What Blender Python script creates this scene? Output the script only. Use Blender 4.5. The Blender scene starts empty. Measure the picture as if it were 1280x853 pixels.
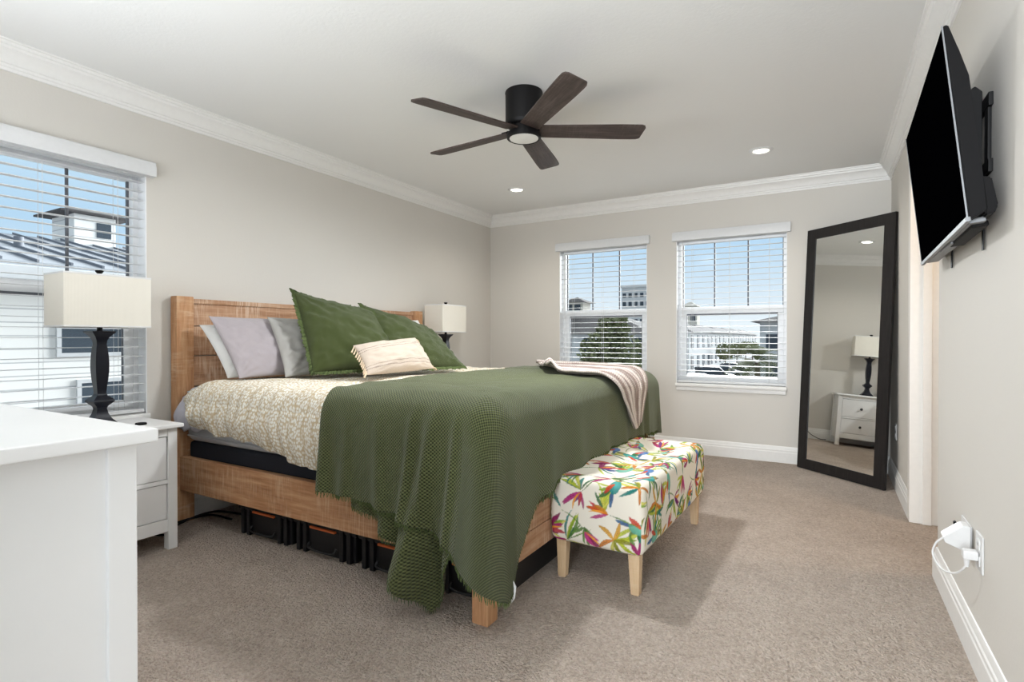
import bpy, bmesh, math, random
import numpy as np
from mathutils import Vector, Matrix

# ------------------------------------------------------------------ camera, sky, light, exposure
S = bpy.context.scene
COL = S.collection
PI = math.pi
S.view_settings.view_transform = 'Standard'
S.view_settings.look = 'None'
S.view_settings.exposure = 0.28
S.view_settings.gamma = 1.0
S.view_settings.use_curve_mapping = False

def lin(r, g, b):
    f = lambda c: (c/255/12.92) if c/255 <= 0.04045 else ((c/255+0.055)/1.055)**2.4
    return (f(r), f(g), f(b), 1.0)

cam_d = bpy.data.cameras.new('camera')
cam_d.sensor_width = 36.0
cam_d.lens = 679.18/1280*36.0
cam_d.clip_start = 0.02
cam_d.clip_end = 600
cam = bpy.data.objects.new('camera', cam_d)
COL.objects.link(cam)
cam.location = (3.3296, -5.2248, 1.08)
cam.rotation_euler = (PI/2-0.0062, 0, 0.52774)
S.camera = cam

W = bpy.data.worlds.new('sky')
S.world = W
W.use_nodes = True
wn, wl = W.node_tree.nodes, W.node_tree.links
wn.clear()
w_out = wn.new('ShaderNodeOutputWorld')
w_bg = wn.new('ShaderNodeBackground')
w_tc = wn.new('ShaderNodeTexCoord')
w_sep = wn.new('ShaderNodeSeparateXYZ')
w_rmp = wn.new('ShaderNodeValToRGB')
w_map = wn.new('ShaderNodeMapRange')
w_map.inputs[1].default_value = -0.05
w_map.inputs[2].default_value = 0.75
wl.new(w_tc.outputs['Generated'], w_sep.inputs[0])
wl.new(w_sep.outputs[2], w_map.inputs[0])
wl.new(w_map.outputs[0], w_rmp.inputs[0])
wl.new(w_rmp.outputs[0], w_bg.inputs[0])
wl.new(w_bg.outputs[0], w_out.inputs[0])
els = w_rmp.color_ramp.elements
els[0].position = 0.06; els[0].color = lin(240, 246, 251)
els[1].position = 1.0;  els[1].color = lin(230, 237, 246)
e = els.new(0.15); e.color = lin(222, 236, 249)
e = els.new(0.27); e.color = lin(186, 218, 245)
e = els.new(0.45); e.color = lin(206, 230, 248)
w_bg.inputs[1].default_value = 0.86

def light(name, kind, loc, rot, energy, color=(1, 1, 1), **kw):
    d = bpy.data.lights.new(name, kind)
    d.energy = energy
    d.color = color
    for k, v in kw.items():
        setattr(d, k, v)
    o = bpy.data.objects.new(name, d)
    COL.objects.link(o)
    o.location = loc
    o.rotation_euler = rot
    return o

# soft daylight from beyond the two far windows
sun = light('sun', 'SUN', (0, 10, 8), (0, 0, 0), 13.5, (0.97, 0.985, 1.0), angle=math.radians(62))
sun.rotation_euler = Vector((-0.10, -1.0, -0.16)).to_track_quat('-Z', 'Y').to_euler()
# added fill lights, unseen behind the camera, aimed up into the room
light('rear_light', 'AREA', (3.1, -7.6, 1.45), (PI/2+0.10, 0, 0), 142, (0.90, 0.95, 1.0), shape='RECTANGLE', size=1.2, size_y=2.0)
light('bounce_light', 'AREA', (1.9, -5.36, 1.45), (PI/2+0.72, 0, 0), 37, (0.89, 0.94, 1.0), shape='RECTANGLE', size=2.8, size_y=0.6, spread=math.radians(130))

# ------------------------------------------------------------------ helpers
def link(o):
    COL.objects.link(o)
    return o

def tag(o, label=None, cat=None, group=None, kind=None):
    if label: o['label'] = label
    if cat: o['category'] = cat
    if group: o['group'] = group
    if kind: o['kind'] = kind
    return o

def thing(name, label, cat, loc=(0, 0, 0), rz=0.0, group=None):
    o = link(bpy.data.objects.new(name, None))
    o.empty_display_size = 0.1
    o.location = loc
    o.rotation_euler = (0, 0, rz)
    return tag(o, label, cat, group)

def fin(name, bm, mat, parent=None, smooth=True, angle=40, recalc=True):
    """link a bmesh as one mesh object"""
    if recalc:
        bmesh.ops.recalc_face_normals(bm, faces=bm.faces)
    me = bpy.data.meshes.new(name)
    bm.to_mesh(me)
    bm.free()
    mats = mat if isinstance(mat, (list, tuple)) else [mat]
    for m in mats:
        me.materials.append(m)
    if smooth:
        me.polygons.foreach_set('use_smooth', [True]*len(me.polygons))
        me.set_sharp_from_angle(angle=math.radians(angle))
    o = link(bpy.data.objects.new(name, me))
    if parent: o.parent = parent
    if smooth and len(me.polygons) < 6000:
        m = o.modifiers.new('normals', 'WEIGHTED_NORMAL')
        m.keep_sharp = True
    return o

def copy_tree(o, parent=None):
    c = o.copy()
    COL.objects.link(c)
    c.parent = parent
    for ch in [x for x in bpy.data.objects if x.parent == o and x != c]:
        copy_tree(ch, c)
    return c

def box(bm, lo, hi, bev=0.0, seg=2, rot=None, mi=0):
    lo, hi = Vector(lo), Vector(hi)
    c, s = (lo+hi)/2, hi-lo
    M = Matrix.Translation(c)
    if rot is not None:
        M = M @ rot.to_matrix().to_4x4() if hasattr(rot, 'to_matrix') else M @ rot
    M = M @ Matrix.Diagonal((abs(s.x), abs(s.y), abs(s.z), 1))
    t = bmesh.new()
    bmesh.ops.create_cube(t, size=1.0, matrix=M)
    if bev > 0:
        bmesh.ops.bevel(t, geom=list(t.edges), offset=bev, segments=seg, profile=0.5, affect='EDGES')
    return merge(bm, t, mi)

def merge(bm, t, mi=0):
    vs = [bm.verts.new(v.co) for v in t.verts]
    t.verts.index_update()
    for f in t.faces:
        nf = bm.faces.new([vs[v.index] for v in f.verts])
        nf.material_index = mi
    t.free()
    return vs

def frame_of(d):
    d = d.normalized()
    a = Vector((0, 0, 1)) if abs(d.z) < 0.9 else Vector((1, 0, 0))
    x = d.cross(a).normalized()
    return x, x.cross(d).normalized() * -1

def cone(bm, p0, p1, r0, r1, n=16, caps=True, mi=0, turn=0.0):
    p0, p1 = Vector(p0), Vector(p1)
    x, y = frame_of(p1-p0)
    a = [bm.verts.new(p0+(x*math.cos(turn+2*PI*i/n)+y*math.sin(turn+2*PI*i/n))*r0) for i in range(n)]
    b = [bm.verts.new(p1+(x*math.cos(turn+2*PI*i/n)+y*math.sin(turn+2*PI*i/n))*r1) for i in range(n)]
    for i in range(n):
        f = bm.faces.new([a[i], a[(i+1) % n], b[(i+1) % n], b[i]]); f.material_index = mi
    if caps:
        f = bm.faces.new(a[::-1]); f.material_index = mi
        f = bm.faces.new(b); f.material_index = mi

def tube(bm, pts, r, n=8, mi=0):
    pts = [Vector(q) for q in pts]
    rings = []
    px = None
    for i, q in enumerate(pts):
        d = (pts[min(i+1, len(pts)-1)]-pts[max(i-1, 0)])
        d = d.normalized()
        if px is None:
            x, y = frame_of(d)
        else:
            x = (px-d*px.dot(d)).normalized()
            y = d.cross(x)
        px = x
        rr = r[i] if isinstance(r, (list, tuple)) else r
        rings.append([bm.verts.new(q+(x*math.cos(2*PI*k/n)+y*math.sin(2*PI*k/n))*rr) for k in range(n)])
    for a, b in zip(rings, rings[1:]):
        for k in range(n):
            f = bm.faces.new([a[k], a[(k+1) % n], b[(k+1) % n], b[k]]); f.material_index = mi
    bm.faces.new(rings[0][::-1]).material_index = mi
    bm.faces.new(rings[-1]).material_index = mi

def lathe(bm, prof, c=(0, 0, 0), n=32, turn=0.0, mi=0, close=True):
    c = Vector(c)
    rings = []
    for r, z in prof:
        rings.append([bm.verts.new(c+Vector((r*math.cos(turn+2*PI*k/n), r*math.sin(turn+2*PI*k/n), z))) for k in range(n)])
    for a, b in zip(rings, rings[1:]):
        for k in range(n):
            bm.faces.new([a[k], a[(k+1) % n], b[(k+1) % n], b[k]]).material_index = mi
    if close:
        bm.faces.new(rings[0][::-1]).material_index = mi
        bm.faces.new(rings[-1]).material_index = mi

def prism(bm, poly, axis, a, b, mi=0):
    """extrude a 2-D polygon along an axis from a to b"""
    def P(u, v, w):
        return {'x': (w, u, v), 'y': (u, w, v), 'z': (u, v, w)}[axis]
    A = [bm.verts.new(P(u, v, a)) for u, v in poly]
    B = [bm.verts.new(P(u, v, b)) for u, v in poly]
    n = len(poly)
    for i in range(n):
        bm.faces.new([A[i], A[(i+1) % n], B[(i+1) % n], B[i]]).material_index = mi
    bm.faces.new(A[::-1]).material_index = mi
    bm.faces.new(B).material_index = mi

def smoothpath(pts, k=8):
    """Catmull-Rom through points"""
    P = [Vector(q) for q in pts]
    P = [P[0]*2-P[1]]+P+[P[-1]*2-P[-2]]
    out = []
    for i in range(1, len(P)-2):
        for j in range(k):
            t = j/k
            a, b, c, d = P[i-1:i+3]
            out.append(0.5*((2*b)+(c-a)*t+(2*a-5*b+4*c-d)*t*t+(3*b-a-3*c+d)*t**3))
    out.append(P[-2])
    return out

def grid_obj(name, Pt, UV, mat, parent=None, wrap=False, extra=None, col=None, smooth=True):
    """mesh from one or more (nu, nv, 3) point grids with UVs in metres"""
    Ps = Pt if isinstance(Pt, list) else [Pt]
    Us = UV if isinstance(UV, list) else [UV]
    V, F, U = [], [], []
    off = 0
    for Pg, Ug in zip(Ps, Us):
        nu, nv = Pg.shape[:2]
        V.append(Pg.reshape(-1, 3)); U.append(Ug.reshape(-1, 2))
        i, j = np.meshgrid(np.arange(nu-1), np.arange(nv-1), indexing='ij')
        a = (i*nv+j).ravel()+off
        F.append(np.stack([a, a+nv, a+nv+1, a+1], 1))
        off += nu*nv
    V = np.concatenate(V); F = np.concatenate(F); U = np.concatenate(U)
    me = bpy.data.meshes.new(name)
    me.vertices.add(len(V)); me.vertices.foreach_set('co', V.astype(np.float32).ravel())
    me.loops.add(F.size); me.loops.foreach_set('vertex_index', F.astype(np.int32).ravel())
    me.polygons.add(len(F)); me.polygons.foreach_set('loop_start', np.arange(0, F.size, 4, dtype=np.int32))
    me.update(calc_edges=True)
    uvl = me.uv_layers.new(name='UVMap')
    uvl.data.foreach_set('uv', U[F.ravel()].astype(np.float32).ravel())
    if col is not None:
        ca = me.color_attributes.new('Col', 'FLOAT_COLOR', 'POINT')
        ca.data.foreach_set('color', col.astype(np.float32).ravel())
    me.materials.append(mat)
    if smooth:
        me.polygons.foreach_set('use_smooth', [True]*len(F))
    me.validate()
    o = link(bpy.data.objects.new(name, me))
    if parent: o.parent = parent
    return o

def solidify(o, t, off=0.0):
    m = o.modifiers.new('thickness', 'SOLIDIFY')
    m.thickness = t
    m.offset = off
    return o

def weld(o, d=0.0005):
    m = o.modifiers.new('weld', 'WELD')
    m.merge_threshold = d
    return o

def vnoise(x, y, seed=0, octv=3):
    """smooth value noise"""
    r = np.random.RandomState(seed)
    T = r.rand(64, 64)
    out = np.zeros_like(x, dtype=float); a = 1.0; tot = 0
    for o in range(octv):
        X, Y = x*2**o+o*7.3, y*2**o+o*3.1
        xi, yi = np.floor(X).astype(int), np.floor(Y).astype(int)
        fx, fy = X-xi, Y-yi
        fx = fx*fx*(3-2*fx); fy = fy*fy*(3-2*fy)
        g = lambda i, j: T[i % 64, j % 64]
        out += a*((g(xi, yi)*(1-fx)+g(xi+1, yi)*fx)*(1-fy)+(g(xi, yi+1)*(1-fx)+g(xi+1, yi+1)*fx)*fy)
        tot += a; a *= 0.5
    return out/tot*2-1

# ------------------------------------------------------------------ materials
class NT:
    def __init__(s, name):
        s.m = bpy.data.materials.new(name)
        s.m.use_nodes = True
        s.t = s.m.node_tree
        s.b = s.t.nodes['Principled BSDF']
    def n(s, kind, **kw):
        x = s.t.nodes.new(kind)
        for k, v in kw.items():
            if k.startswith('i_'):
                x.inputs[k[2:].replace('_', ' ')].default_value = v
            elif k.startswith('n') and k[1:].isdigit():
                x.inputs[int(k[1:])].default_value = v
            else:
                setattr(x, k, v)
        return x
    def l(s, a, b):
        s.t.links.new(a, b)
    def ramp(s, fac, stops, interp='LINEAR'):
        r = s.n('ShaderNodeValToRGB')
        r.color_ramp.interpolation = interp
        el = r.color_ramp.elements
        el[0].position, el[0].color = stops[0]
        el[1].position, el[1].color = stops[-1]
        for p_, c in stops[1:-1]:
            q = el.new(p_); q.color = c
        s.l(fac, r.inputs[0])
        return r
    def math(s, op, a, b=None):
        x = s.n('ShaderNodeMath', operation=op)
        for i, v in enumerate((a, b)):
            if v is None: continue
            if isinstance(v, (int, float)): x.inputs[i].default_value = v
            else: s.l(v, x.inputs[i])
        return x.outputs[0]
    def mix(s, fac, a, b, mode='MIX'):
        x = s.n('ShaderNodeMix', data_type='RGBA', blend_type=mode)
        for i, v in ((0, fac), (6, a), (7, b)):
            if isinstance(v, (int, float, tuple)): x.inputs[i].default_value = v
            else: s.l(v, x.inputs[i])
        return x.outputs[2]
    def bump(s, h, strength=0.3, dist=0.01):
        x = s.n('ShaderNodeBump')
        x.inputs['Strength'].default_value = strength
        x.inputs['Distance'].default_value = dist
        s.l(h, x.inputs['Height'])
        s.l(x.outputs[0], s.b.inputs['Normal'])
        return x
    def coord(s, which='Object', scale=(1, 1, 1), rot=(0, 0, 0)):
        c = s.n('ShaderNodeTexCoord')
        m = s.n('ShaderNodeMapping')
        m.inputs['Scale'].default_value = scale
        m.inputs['Rotation'].default_value = rot
        s.l(c.outputs[which], m.inputs[0])
        return m.outputs[0]
    def noise(s, vec, scale, detail=3, rough=0.5):
        x = s.n('ShaderNodeTexNoise')
        x.inputs['Scale'].default_value = scale
        x.inputs['Detail'].default_value = detail
        x.inputs['Roughness'].default_value = rough
        s.l(vec, x.inputs['Vector'])
        return x.outputs['Fac']

def plain(name, c, rough=0.5, metal=0.0, spec=0.5, noise=0.0, nscale=40, bump=0.0):
    t = NT(name)
    t.b.inputs['Roughness'].default_value = rough
    t.b.inputs['Metallic'].default_value = metal
    t.b.inputs['Specular IOR Level'].default_value = spec
    v = t.coord()
    f = t.noise(v, nscale, 3)
    k = max(noise, 0.015)
    lo = tuple(min(1, q*(1-k)) for q in c[:3])+(1,)
    hi = tuple(min(1, q*(1+k)) for q in c[:3])+(1,)
    r = t.ramp(f, [(0.3, lo), (0.7, hi)])
    t.l(r.outputs[0], t.b.inputs['Base Color'])
    if bump:
        t.bump(f, bump, 0.005)
    return t.m

def mat_paint(name, c, bump=0.12, scale=90):
    t = NT(name)
    t.b.inputs['Roughness'].default_value = 0.75
    t.b.inputs['Specular IOR Level'].default_value = 0.25
    v = t.coord()
    f = t.noise(v, scale, 4, 0.55)
    g = t.noise(v, 1.3, 2)
    r = t.ramp(g, [(0.3, tuple(q*0.985 for q in c[:3])+(1,)), (0.7, c)])
    t.l(r.outputs[0], t.b.inputs['Base Color'])
    t.bump(f, bump, 0.004)
    return t.m

def mat_carpet():
    t = NT('carpet')
    t.b.inputs['Roughness'].default_value = 1.0
    t.b.inputs['Specular IOR Level'].default_value = 0.05
    t.b.inputs['Sheen Weight'].default_value = 0.15
    v = t.coord()
    f1 = t.noise(v, 120, 3, 0.65)
    f2 = t.noise(v, 46, 3, 0.6)
    f3 = t.noise(v, 5, 3, 0.6)
    f4 = t.noise(v, 0.9, 2)
    vo = t.n('ShaderNodeTexVoronoi')
    vo.inputs['Scale'].default_value = 105
    t.l(v, vo.inputs['Vector'])
    vs = t.n('ShaderNodeSeparateColor'); t.l(vo.outputs['Color'], vs.inputs[0])
    yarn = t.ramp(vs.outputs[0], [(0.0, lin(158, 136, 117)), (0.45, lin(222, 203, 186)), (1.0, lin(255, 246, 236))])
    c2 = t.mix(0.45, yarn.outputs[0], t.ramp(f1, [(0.34, lin(140, 118, 101)), (0.5, lin(222, 203, 186)), (0.66, lin(255, 248, 238))]).outputs[0])
    c2 = t.mix(0.30, c2, t.ramp(f2, [(0.35, lin(164, 142, 125)), (0.65, lin(246, 231, 217))]).outputs[0])
    c3 = t.mix(0.28, c2, t.ramp(f3, [(0.36, lin(184, 162, 144)), (0.64, lin(232, 214, 198))]).outputs[0])
    c4 = t.mix(0.22, c3, t.ramp(f4, [(0.35, lin(194, 173, 155)), (0.65, lin(226, 208, 192))]).outputs[0])
    t.l(c4, t.b.inputs['Base Color'])
    s = t.math('ADD', t.math('MULTIPLY', f1, 1.0), t.math('MULTIPLY', f2, 1.3))
    s = t.math('ADD', s, t.math('MULTIPLY', f3, 1.4))
    s = t.math('ADD', s, t.math('MULTIPLY', vo.outputs['Distance'], -0.7))
    t.bump(s, 1.0, 0.028)
    return t.m

def mat_wood(name, cols, axis='x', scale=1.0, rough=0.55, wash=0.0, band=True):
    """grain stretched along an axis; wash = whitewash rubbed into the saw marks"""
    t = NT(name)
    t.b.inputs['Roughness'].default_value = rough
    t.b.inputs['Specular IOR Level'].default_value = 0.3
    k = {'x': (1.2, 14, 14), 'y': (14, 1.2, 14), 'z': (14, 14, 1.2)}[axis]
    v = t.coord('Object', tuple(q*scale for q in k))
    f = t.noise(v, 2.2, 6, 0.62)
    g = t.noise(v, 9.0, 4, 0.6)
    mixf = t.math('ADD', t.math('MULTIPLY', f, 0.75), t.math('MULTIPLY', g, 0.25))
    r = t.ramp(mixf, [(0.32, cols[0]), (0.5, cols[1]), (0.66, cols[2])])
    c = r.outputs[0]
    if wash:
        k2 = {'x': (44, 3, 3), 'y': (3, 44, 3), 'z': (2.5, 2.5, 28)}[axis]
        w = t.noise(t.coord('Object', k2), 2.5, 4, 0.65)
        p_ = t.noise(t.coord(), 5.0, 3, 0.6)
        m = t.math('MULTIPLY', t.ramp(w, [(0.46, (0, 0, 0, 1)), (0.62, (1, 1, 1, 1))]).outputs[0],
                   t.ramp(p_, [(0.42, (0, 0, 0, 1)), (0.62, (1, 1, 1, 1))]).outputs[0])
        c = t.mix(t.math('MULTIPLY', m, wash), c, cols[3])
    t.l(c, t.b.inputs['Base Color'])
    t.bump(mixf, 0.25, 0.004)
    return t.m

def mat_weave(name, c_hi, c_lo, period=0.012, strength=0.8, rough=0.95, kind='waffle', var=0.12, sheen=0.2):
    t = NT(name)
    t.b.inputs['Roughness'].default_value = rough
    t.b.inputs['Specular IOR Level'].default_value = 0.08
    t.b.inputs['Sheen Weight'].default_value = sheen
    uv = t.n('ShaderNodeTexCoord').outputs['UV']
    sep = t.n('ShaderNodeSeparateXYZ')
    t.l(uv, sep.inputs[0])
    wob = t.noise(uv, 16, 2)
    k = 2*PI/period
    ux = t.math('ADD', t.math('MULTIPLY', sep.outputs[0], k), t.math('MULTIPLY', wob, 1.6))
    vx = t.math('ADD', t.math('MULTIPLY', sep.outputs[1], k), t.math('MULTIPLY', wob, 1.2))
    if kind == 'waffle':
        a, b = t.math('SINE', ux), t.math('SINE', vx)
        h = t.math('MULTIPLY', a, b)
        h = t.math('ADD', t.math('MULTIPLY', h, 0.5), 0.5)
    elif kind == 'rib':
        h = t.math('ADD', t.math('MULTIPLY', t.math('SINE', vx), 0.5), 0.5)
        h = t.math('ADD', t.math('MULTIPLY', h, 0.75), t.math('MULTIPLY', t.math('SINE', t.math('MULTIPLY', ux, 2.0)), 0.12))
    else:
        a, b = t.math('SINE', ux), t.math('SINE', t.math('MULTIPLY', vx, 1.0))
        h = t.math('ADD', t.math('MULTIPLY', t.math('ADD', a, b), 0.25), 0.5)
    r = t.ramp(h, [(0.15, c_lo), (0.75, c_hi)])  # darker colour in the hollows; for waffle weave this is painted shade
    big = t.noise(uv, 7, 3)
    c = t.mix(var*2, r.outputs[0], t.mix(1.0, r.outputs[0], t.ramp(big, [(0.3, (0.72, 0.72, 0.72, 1)), (0.7, (1.2, 1.2, 1.2, 1))]).outputs[0], 'MULTIPLY'))
    t.l(c, t.b.inputs['Base Color'])
    t.bump(h, strength, period*0.35)
    return t.m

M = {}
M['wall'] = mat_paint('wall_paint', lin(216, 212, 205), 0.10)
M['ceiling'] = mat_paint('ceiling_paint', lin(232, 232, 230), 0.22, 70)
M['trim'] = plain('trim_white', lin(236, 235, 232), 0.4, noise=0.01)
M['carpet'] = mat_carpet()
M['vinyl'] = plain('white_vinyl', lin(240, 241, 242), 0.35, noise=0.01)
M['slat'] = plain('blind_slat_white', lin(222, 223, 224), 0.45, noise=0.01)
M['grille'] = plain('window_grille_grey', lin(96, 98, 104), 0.5, noise=0.03)  # dark look of backlit bars put into the colour
M['cord'] = plain('blind_cord', lin(215, 215, 213), 0.8, noise=0.03)
M['white'] = plain('white_lacquer', lin(236, 236, 235), 0.38, noise=0.012, nscale=8)
M['gap'] = plain('shadow_gap_dark', lin(60, 58, 58), 0.9)
M['black'] = plain('black_metal', lin(15, 14, 15), 0.5, spec=0.25, noise=0.06)
M['blackplastic'] = plain('black_plastic', lin(13, 12, 13), 0.6, noise=0.05, spec=0.15)
M['navy'] = plain('navy_lacquer', lin(13, 16, 27), 0.36, spec=0.3, noise=0.08)
M['shade'] = mat_weave('linen_lampshade', lin(236, 232, 222), lin(222, 217, 205), 0.004, 0.15, kind='plain', var=0.02, sheen=0)
M['knob'] = plain('black_knob', lin(28, 26, 26), 0.35)
M['bedwood'] = mat_wood('whitewashed_pine', [lin(150, 103, 68), lin(186, 137, 98), lin(208, 166, 128), lin(226, 198, 168)], 'x', 1.0, 0.6, 0.55)
M['bedwoody'] = mat_wood('whitewashed_pine_crosswise', [lin(148, 106, 76), lin(184, 141, 108), lin(204, 168, 138), lin(224, 200, 176)], 'y', 1.0, 0.6, 0.75)
M['bedwoodz'] = mat_wood('whitewashed_pine_upright', [lin(158, 110, 74), lin(192, 144, 104), lin(212, 172, 134), lin(228, 202, 174)], 'z', 1.0, 0.6, 0.5)
M['legwood'] = mat_wood('pale_birch', [lin(196, 164, 126), lin(214, 184, 146), lin(226, 200, 166), lin(232, 214, 188)], 'z', 1.2, 0.5, 0.2)
M['fanwood'] = mat_wood('weathered_dark_wood', [lin(46, 37, 34), lin(66, 55, 51), lin(88, 76, 72), lin(110, 100, 96)], 'x', 1.4, 0.5, 0.25)
M['foundation'] = plain('navy_foundation_cloth', lin(33, 35, 46), 0.9, noise=0.1, nscale=200)
M['mattress'] = mat_weave('mattress_ticking', lin(206, 208, 212), lin(190, 192, 198), 0.01, 0.3, kind='plain', sheen=0)
M['throw'] = mat_weave('green_waffle_weave', lin(108, 114, 75), lin(41, 48, 27), 0.0135, 1.0, kind='waffle', var=0.10)
M['greenpillow'] = mat_weave('green_pillow_weave', lin(82, 92, 52), lin(46, 54, 26), 0.007, 0.7, kind='waffle', var=0.10)
M['fringe'] = plain('green_fringe_yarn', lin(84, 97, 56), 1.0, noise=0.25, nscale=120)
M['knit'] = mat_weave('blush_cable_knit', lin(220, 208, 199), lin(146, 128, 120), 0.028, 0.9, kind='rib', var=0.05)
M['lilac'] = mat_weave('lilac_grey_sateen', lin(180, 172, 176), lin(172, 164, 168), 0.003, 0.05, 0.6, 'plain', 0.02)
M['greycase'] = mat_weave('grey_sateen', lin(174, 172, 168), lin(166, 164, 160), 0.003, 0.05, 0.6, 'plain', 0.03)
M['whitecase'] = mat_weave('white_cotton', lin(232, 232, 230), lin(224, 224, 222), 0.003, 0.05, 0.8, 'plain', 0.02)
M['sheet'] = plain('lilac_sheet', lin(200, 198, 208), 0.8, noise=0.03)
M['tassel'] = plain('cream_tassel_yarn', lin(214, 192, 164), 0.95, noise=0.1, nscale=150)
M['tote'] = plain('black_tote_plastic', lin(24, 24, 27), 0.42, noise=0.08)
M['orange'] = plain('orange_latch_plastic', lin(206, 104, 48), 0.5, noise=0.05)
M['mirrorframe'] = mat_wood('black_brown_veneer', [lin(24, 22, 22), lin(32, 29, 29), lin(40, 37, 36), lin(50, 46, 45)], 'z', 2.0, 0.45, 0)
M['screen'] = plain('tv_screen_black', lin(2, 2, 3), 0.5, spec=0.0)
M['silver'] = plain('silver_bezel', lin(128, 130, 132), 0.45, metal=0.5, noise=0.03)
M['plate'] = plain('white_plate', lin(222, 222, 221), 0.4, noise=0.01)
M['cream_trim'] = plain('door_trim_white', lin(236, 233, 227), 0.4, noise=0.01)

def emission(name, c, strength):
    t = NT(name)
    t.b.inputs['Base Color'].default_value = c
    t.b.inputs['Emission Color'].default_value = c
    t.b.inputs['Emission Strength'].default_value = strength
    return t.m
M['led'] = emission('lit_led_lens', lin(255, 250, 240), 6.0)
M['fanlens'] = plain('frosted_lens', lin(235, 235, 232), 0.4, noise=0.01)

def mat_glass():
    t = NT('window_glass')
    for nd in list(t.t.nodes):
        t.t.nodes.remove(nd)
    o = t.n('ShaderNodeOutputMaterial')
    a = t.n('ShaderNodeBsdfTransparent')
    a.inputs[0].default_value = (0.97, 0.985, 0.98, 1)
    g = t.n('ShaderNodeBsdfGlossy')
    g.inputs['Roughness'].default_value = 0.12
    m = t.n('ShaderNodeMixShader')
    m.inputs[0].default_value = 0.002
    t.l(a.outputs[0], m.inputs[1]); t.l(g.outputs[0], m.inputs[2]); t.l(m.outputs[0], o.inputs[0])
    return t.m
M['glass'] = mat_glass()

def mat_mirror():
    t = NT('silvered_mirror')
    t.b.inputs['Base Color'].default_value = (0.86, 0.88, 0.87, 1)
    t.b.inputs['Metallic'].default_value = 1.0
    t.b.inputs['Roughness'].default_value = 0.012
    return t.m
M['mirror'] = mat_mirror()

def mat_duvet():
    t = NT('dotted_cream_duvet')
    t.b.inputs['Roughness'].default_value = 0.9
    t.b.inputs['Specular IOR Level'].default_value = 0.1
    uv = t.n('ShaderNodeTexCoord').outputs['UV']
    mp = t.n('ShaderNodeMapping')
    mp.inputs['Scale'].default_value = (84, 60, 1)
    t.l(uv, mp.inputs[0])
    vo = t.n('ShaderNodeTexVoronoi', voronoi_dimensions='2D')
    vo.inputs['Scale'].default_value = 1.0
    vo.inputs['Randomness'].default_value = 0.75
    t.l(mp.outputs[0], vo.inputs['Vector'])
    d = vo.outputs['Distance']
    r = t.ramp(d, [(0.34, lin(238, 236, 228)), (0.47, lin(206, 190, 162))])
    sep = t.n('ShaderNodeSeparateXYZ'); t.l(uv, sep.inputs[0])
    wob = t.noise(uv, 9, 3)
    rows = t.math('SINE', t.math('ADD', t.math('MULTIPLY', sep.outputs[0], 2*PI/0.085), t.math('MULTIPLY', wob, 7.0)))
    rr = t.ramp(rows, [(0.80, (0, 0, 0, 1)), (0.98, (1, 1, 1, 1))])
    c = t.mix(t.math('MULTIPLY', rr.outputs[0], 0.45), r.outputs[0], lin(186, 162, 122))
    t.l(c, t.b.inputs['Base Color'])
    f = t.noise(uv, 60, 3)
    t.bump(t.math('ADD', t.math('MULTIPLY', f, 0.6), t.math('MULTIPLY', d, -0.5)), 0.35, 0.006)
    return t.m
M['duvet'] = mat_duvet()

def mat_lumbar():
    t = NT('cream_striped_cotton')
    t.b.inputs['Roughness'].default_value = 0.95
    uv = t.n('ShaderNodeTexCoord').outputs['UV']
    sep = t.n('ShaderNodeSeparateXYZ'); t.l(uv, sep.inputs[0])
    v = sep.outputs[1]
    def stripe(c, w):
        d = t.math('ABSOLUTE', t.math('SUBTRACT', v, c))
        return t.math('LESS_THAN', d, w)
    dash = t.math('GREATER_THAN', t.math('SINE', t.math('MULTIPLY', sep.outputs[0], 2*PI/0.011)), -0.5)
    s = t.math('ADD', t.math('ADD', stripe(0.058, 0.003), stripe(0.040, 0.002)), t.math('ADD', stripe(-0.085, 0.003), stripe(-0.067, 0.0018)))
    s = t.math('MULTIPLY', s, dash)
    f = t.noise(uv, 300, 2)
    base = t.ramp(f, [(0.3, lin(184, 168, 152)), (0.7, lin(204, 190, 176))])
    c = t.mix(t.math('MULTIPLY', s, 0.8), base.outputs[0], lin(112, 98, 92))
    t.l(c, t.b.inputs['Base Color'])
    t.bump(f, 0.3, 0.003)
    return t.m
M['lumbar'] = mat_lumbar()

def mat_attr(name, rough=0.9):
    t = NT(name)
    t.b.inputs['Roughness'].default_value = rough
    t.b.inputs['Specular IOR Level'].default_value = 0.1
    a = t.n('ShaderNodeAttribute', attribute_name='Col')
    t.l(a.outputs['Color'], t.b.inputs['Base Color'])
    uv = t.n('ShaderNodeTexCoord').outputs['UV']
    f = t.noise(uv, 420, 2)
    t.bump(f, 0.25, 0.002)
    return t.m
M['floral'] = mat_attr('tropical_print_linen')

# ------------------------------------------------------------------ the setting
XR, YF, ZC = 3.754, -5.45, 2.45
DOOR_A, DOOR_B, DOOR_H = -2.14, -1.30, 2.05          # opening in the right wall

def struct(name, bm, mat, parent=None, **kw):
    o = fin(name, bm, mat, parent, **kw)
    if parent is None: o['kind'] = 'structure'
    return o

bm = bmesh.new(); box(bm, (-0.2, YF-0.2, -0.12), (5.6, 0.2, 0.0)); struct('floor', bm, M['carpet'])
bm = bmesh.new(); box(bm, (-0.2, YF-0.2, ZC), (5.6, 0.2, ZC+0.12)); struct('ceiling', bm, M['ceiling'])

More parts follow.
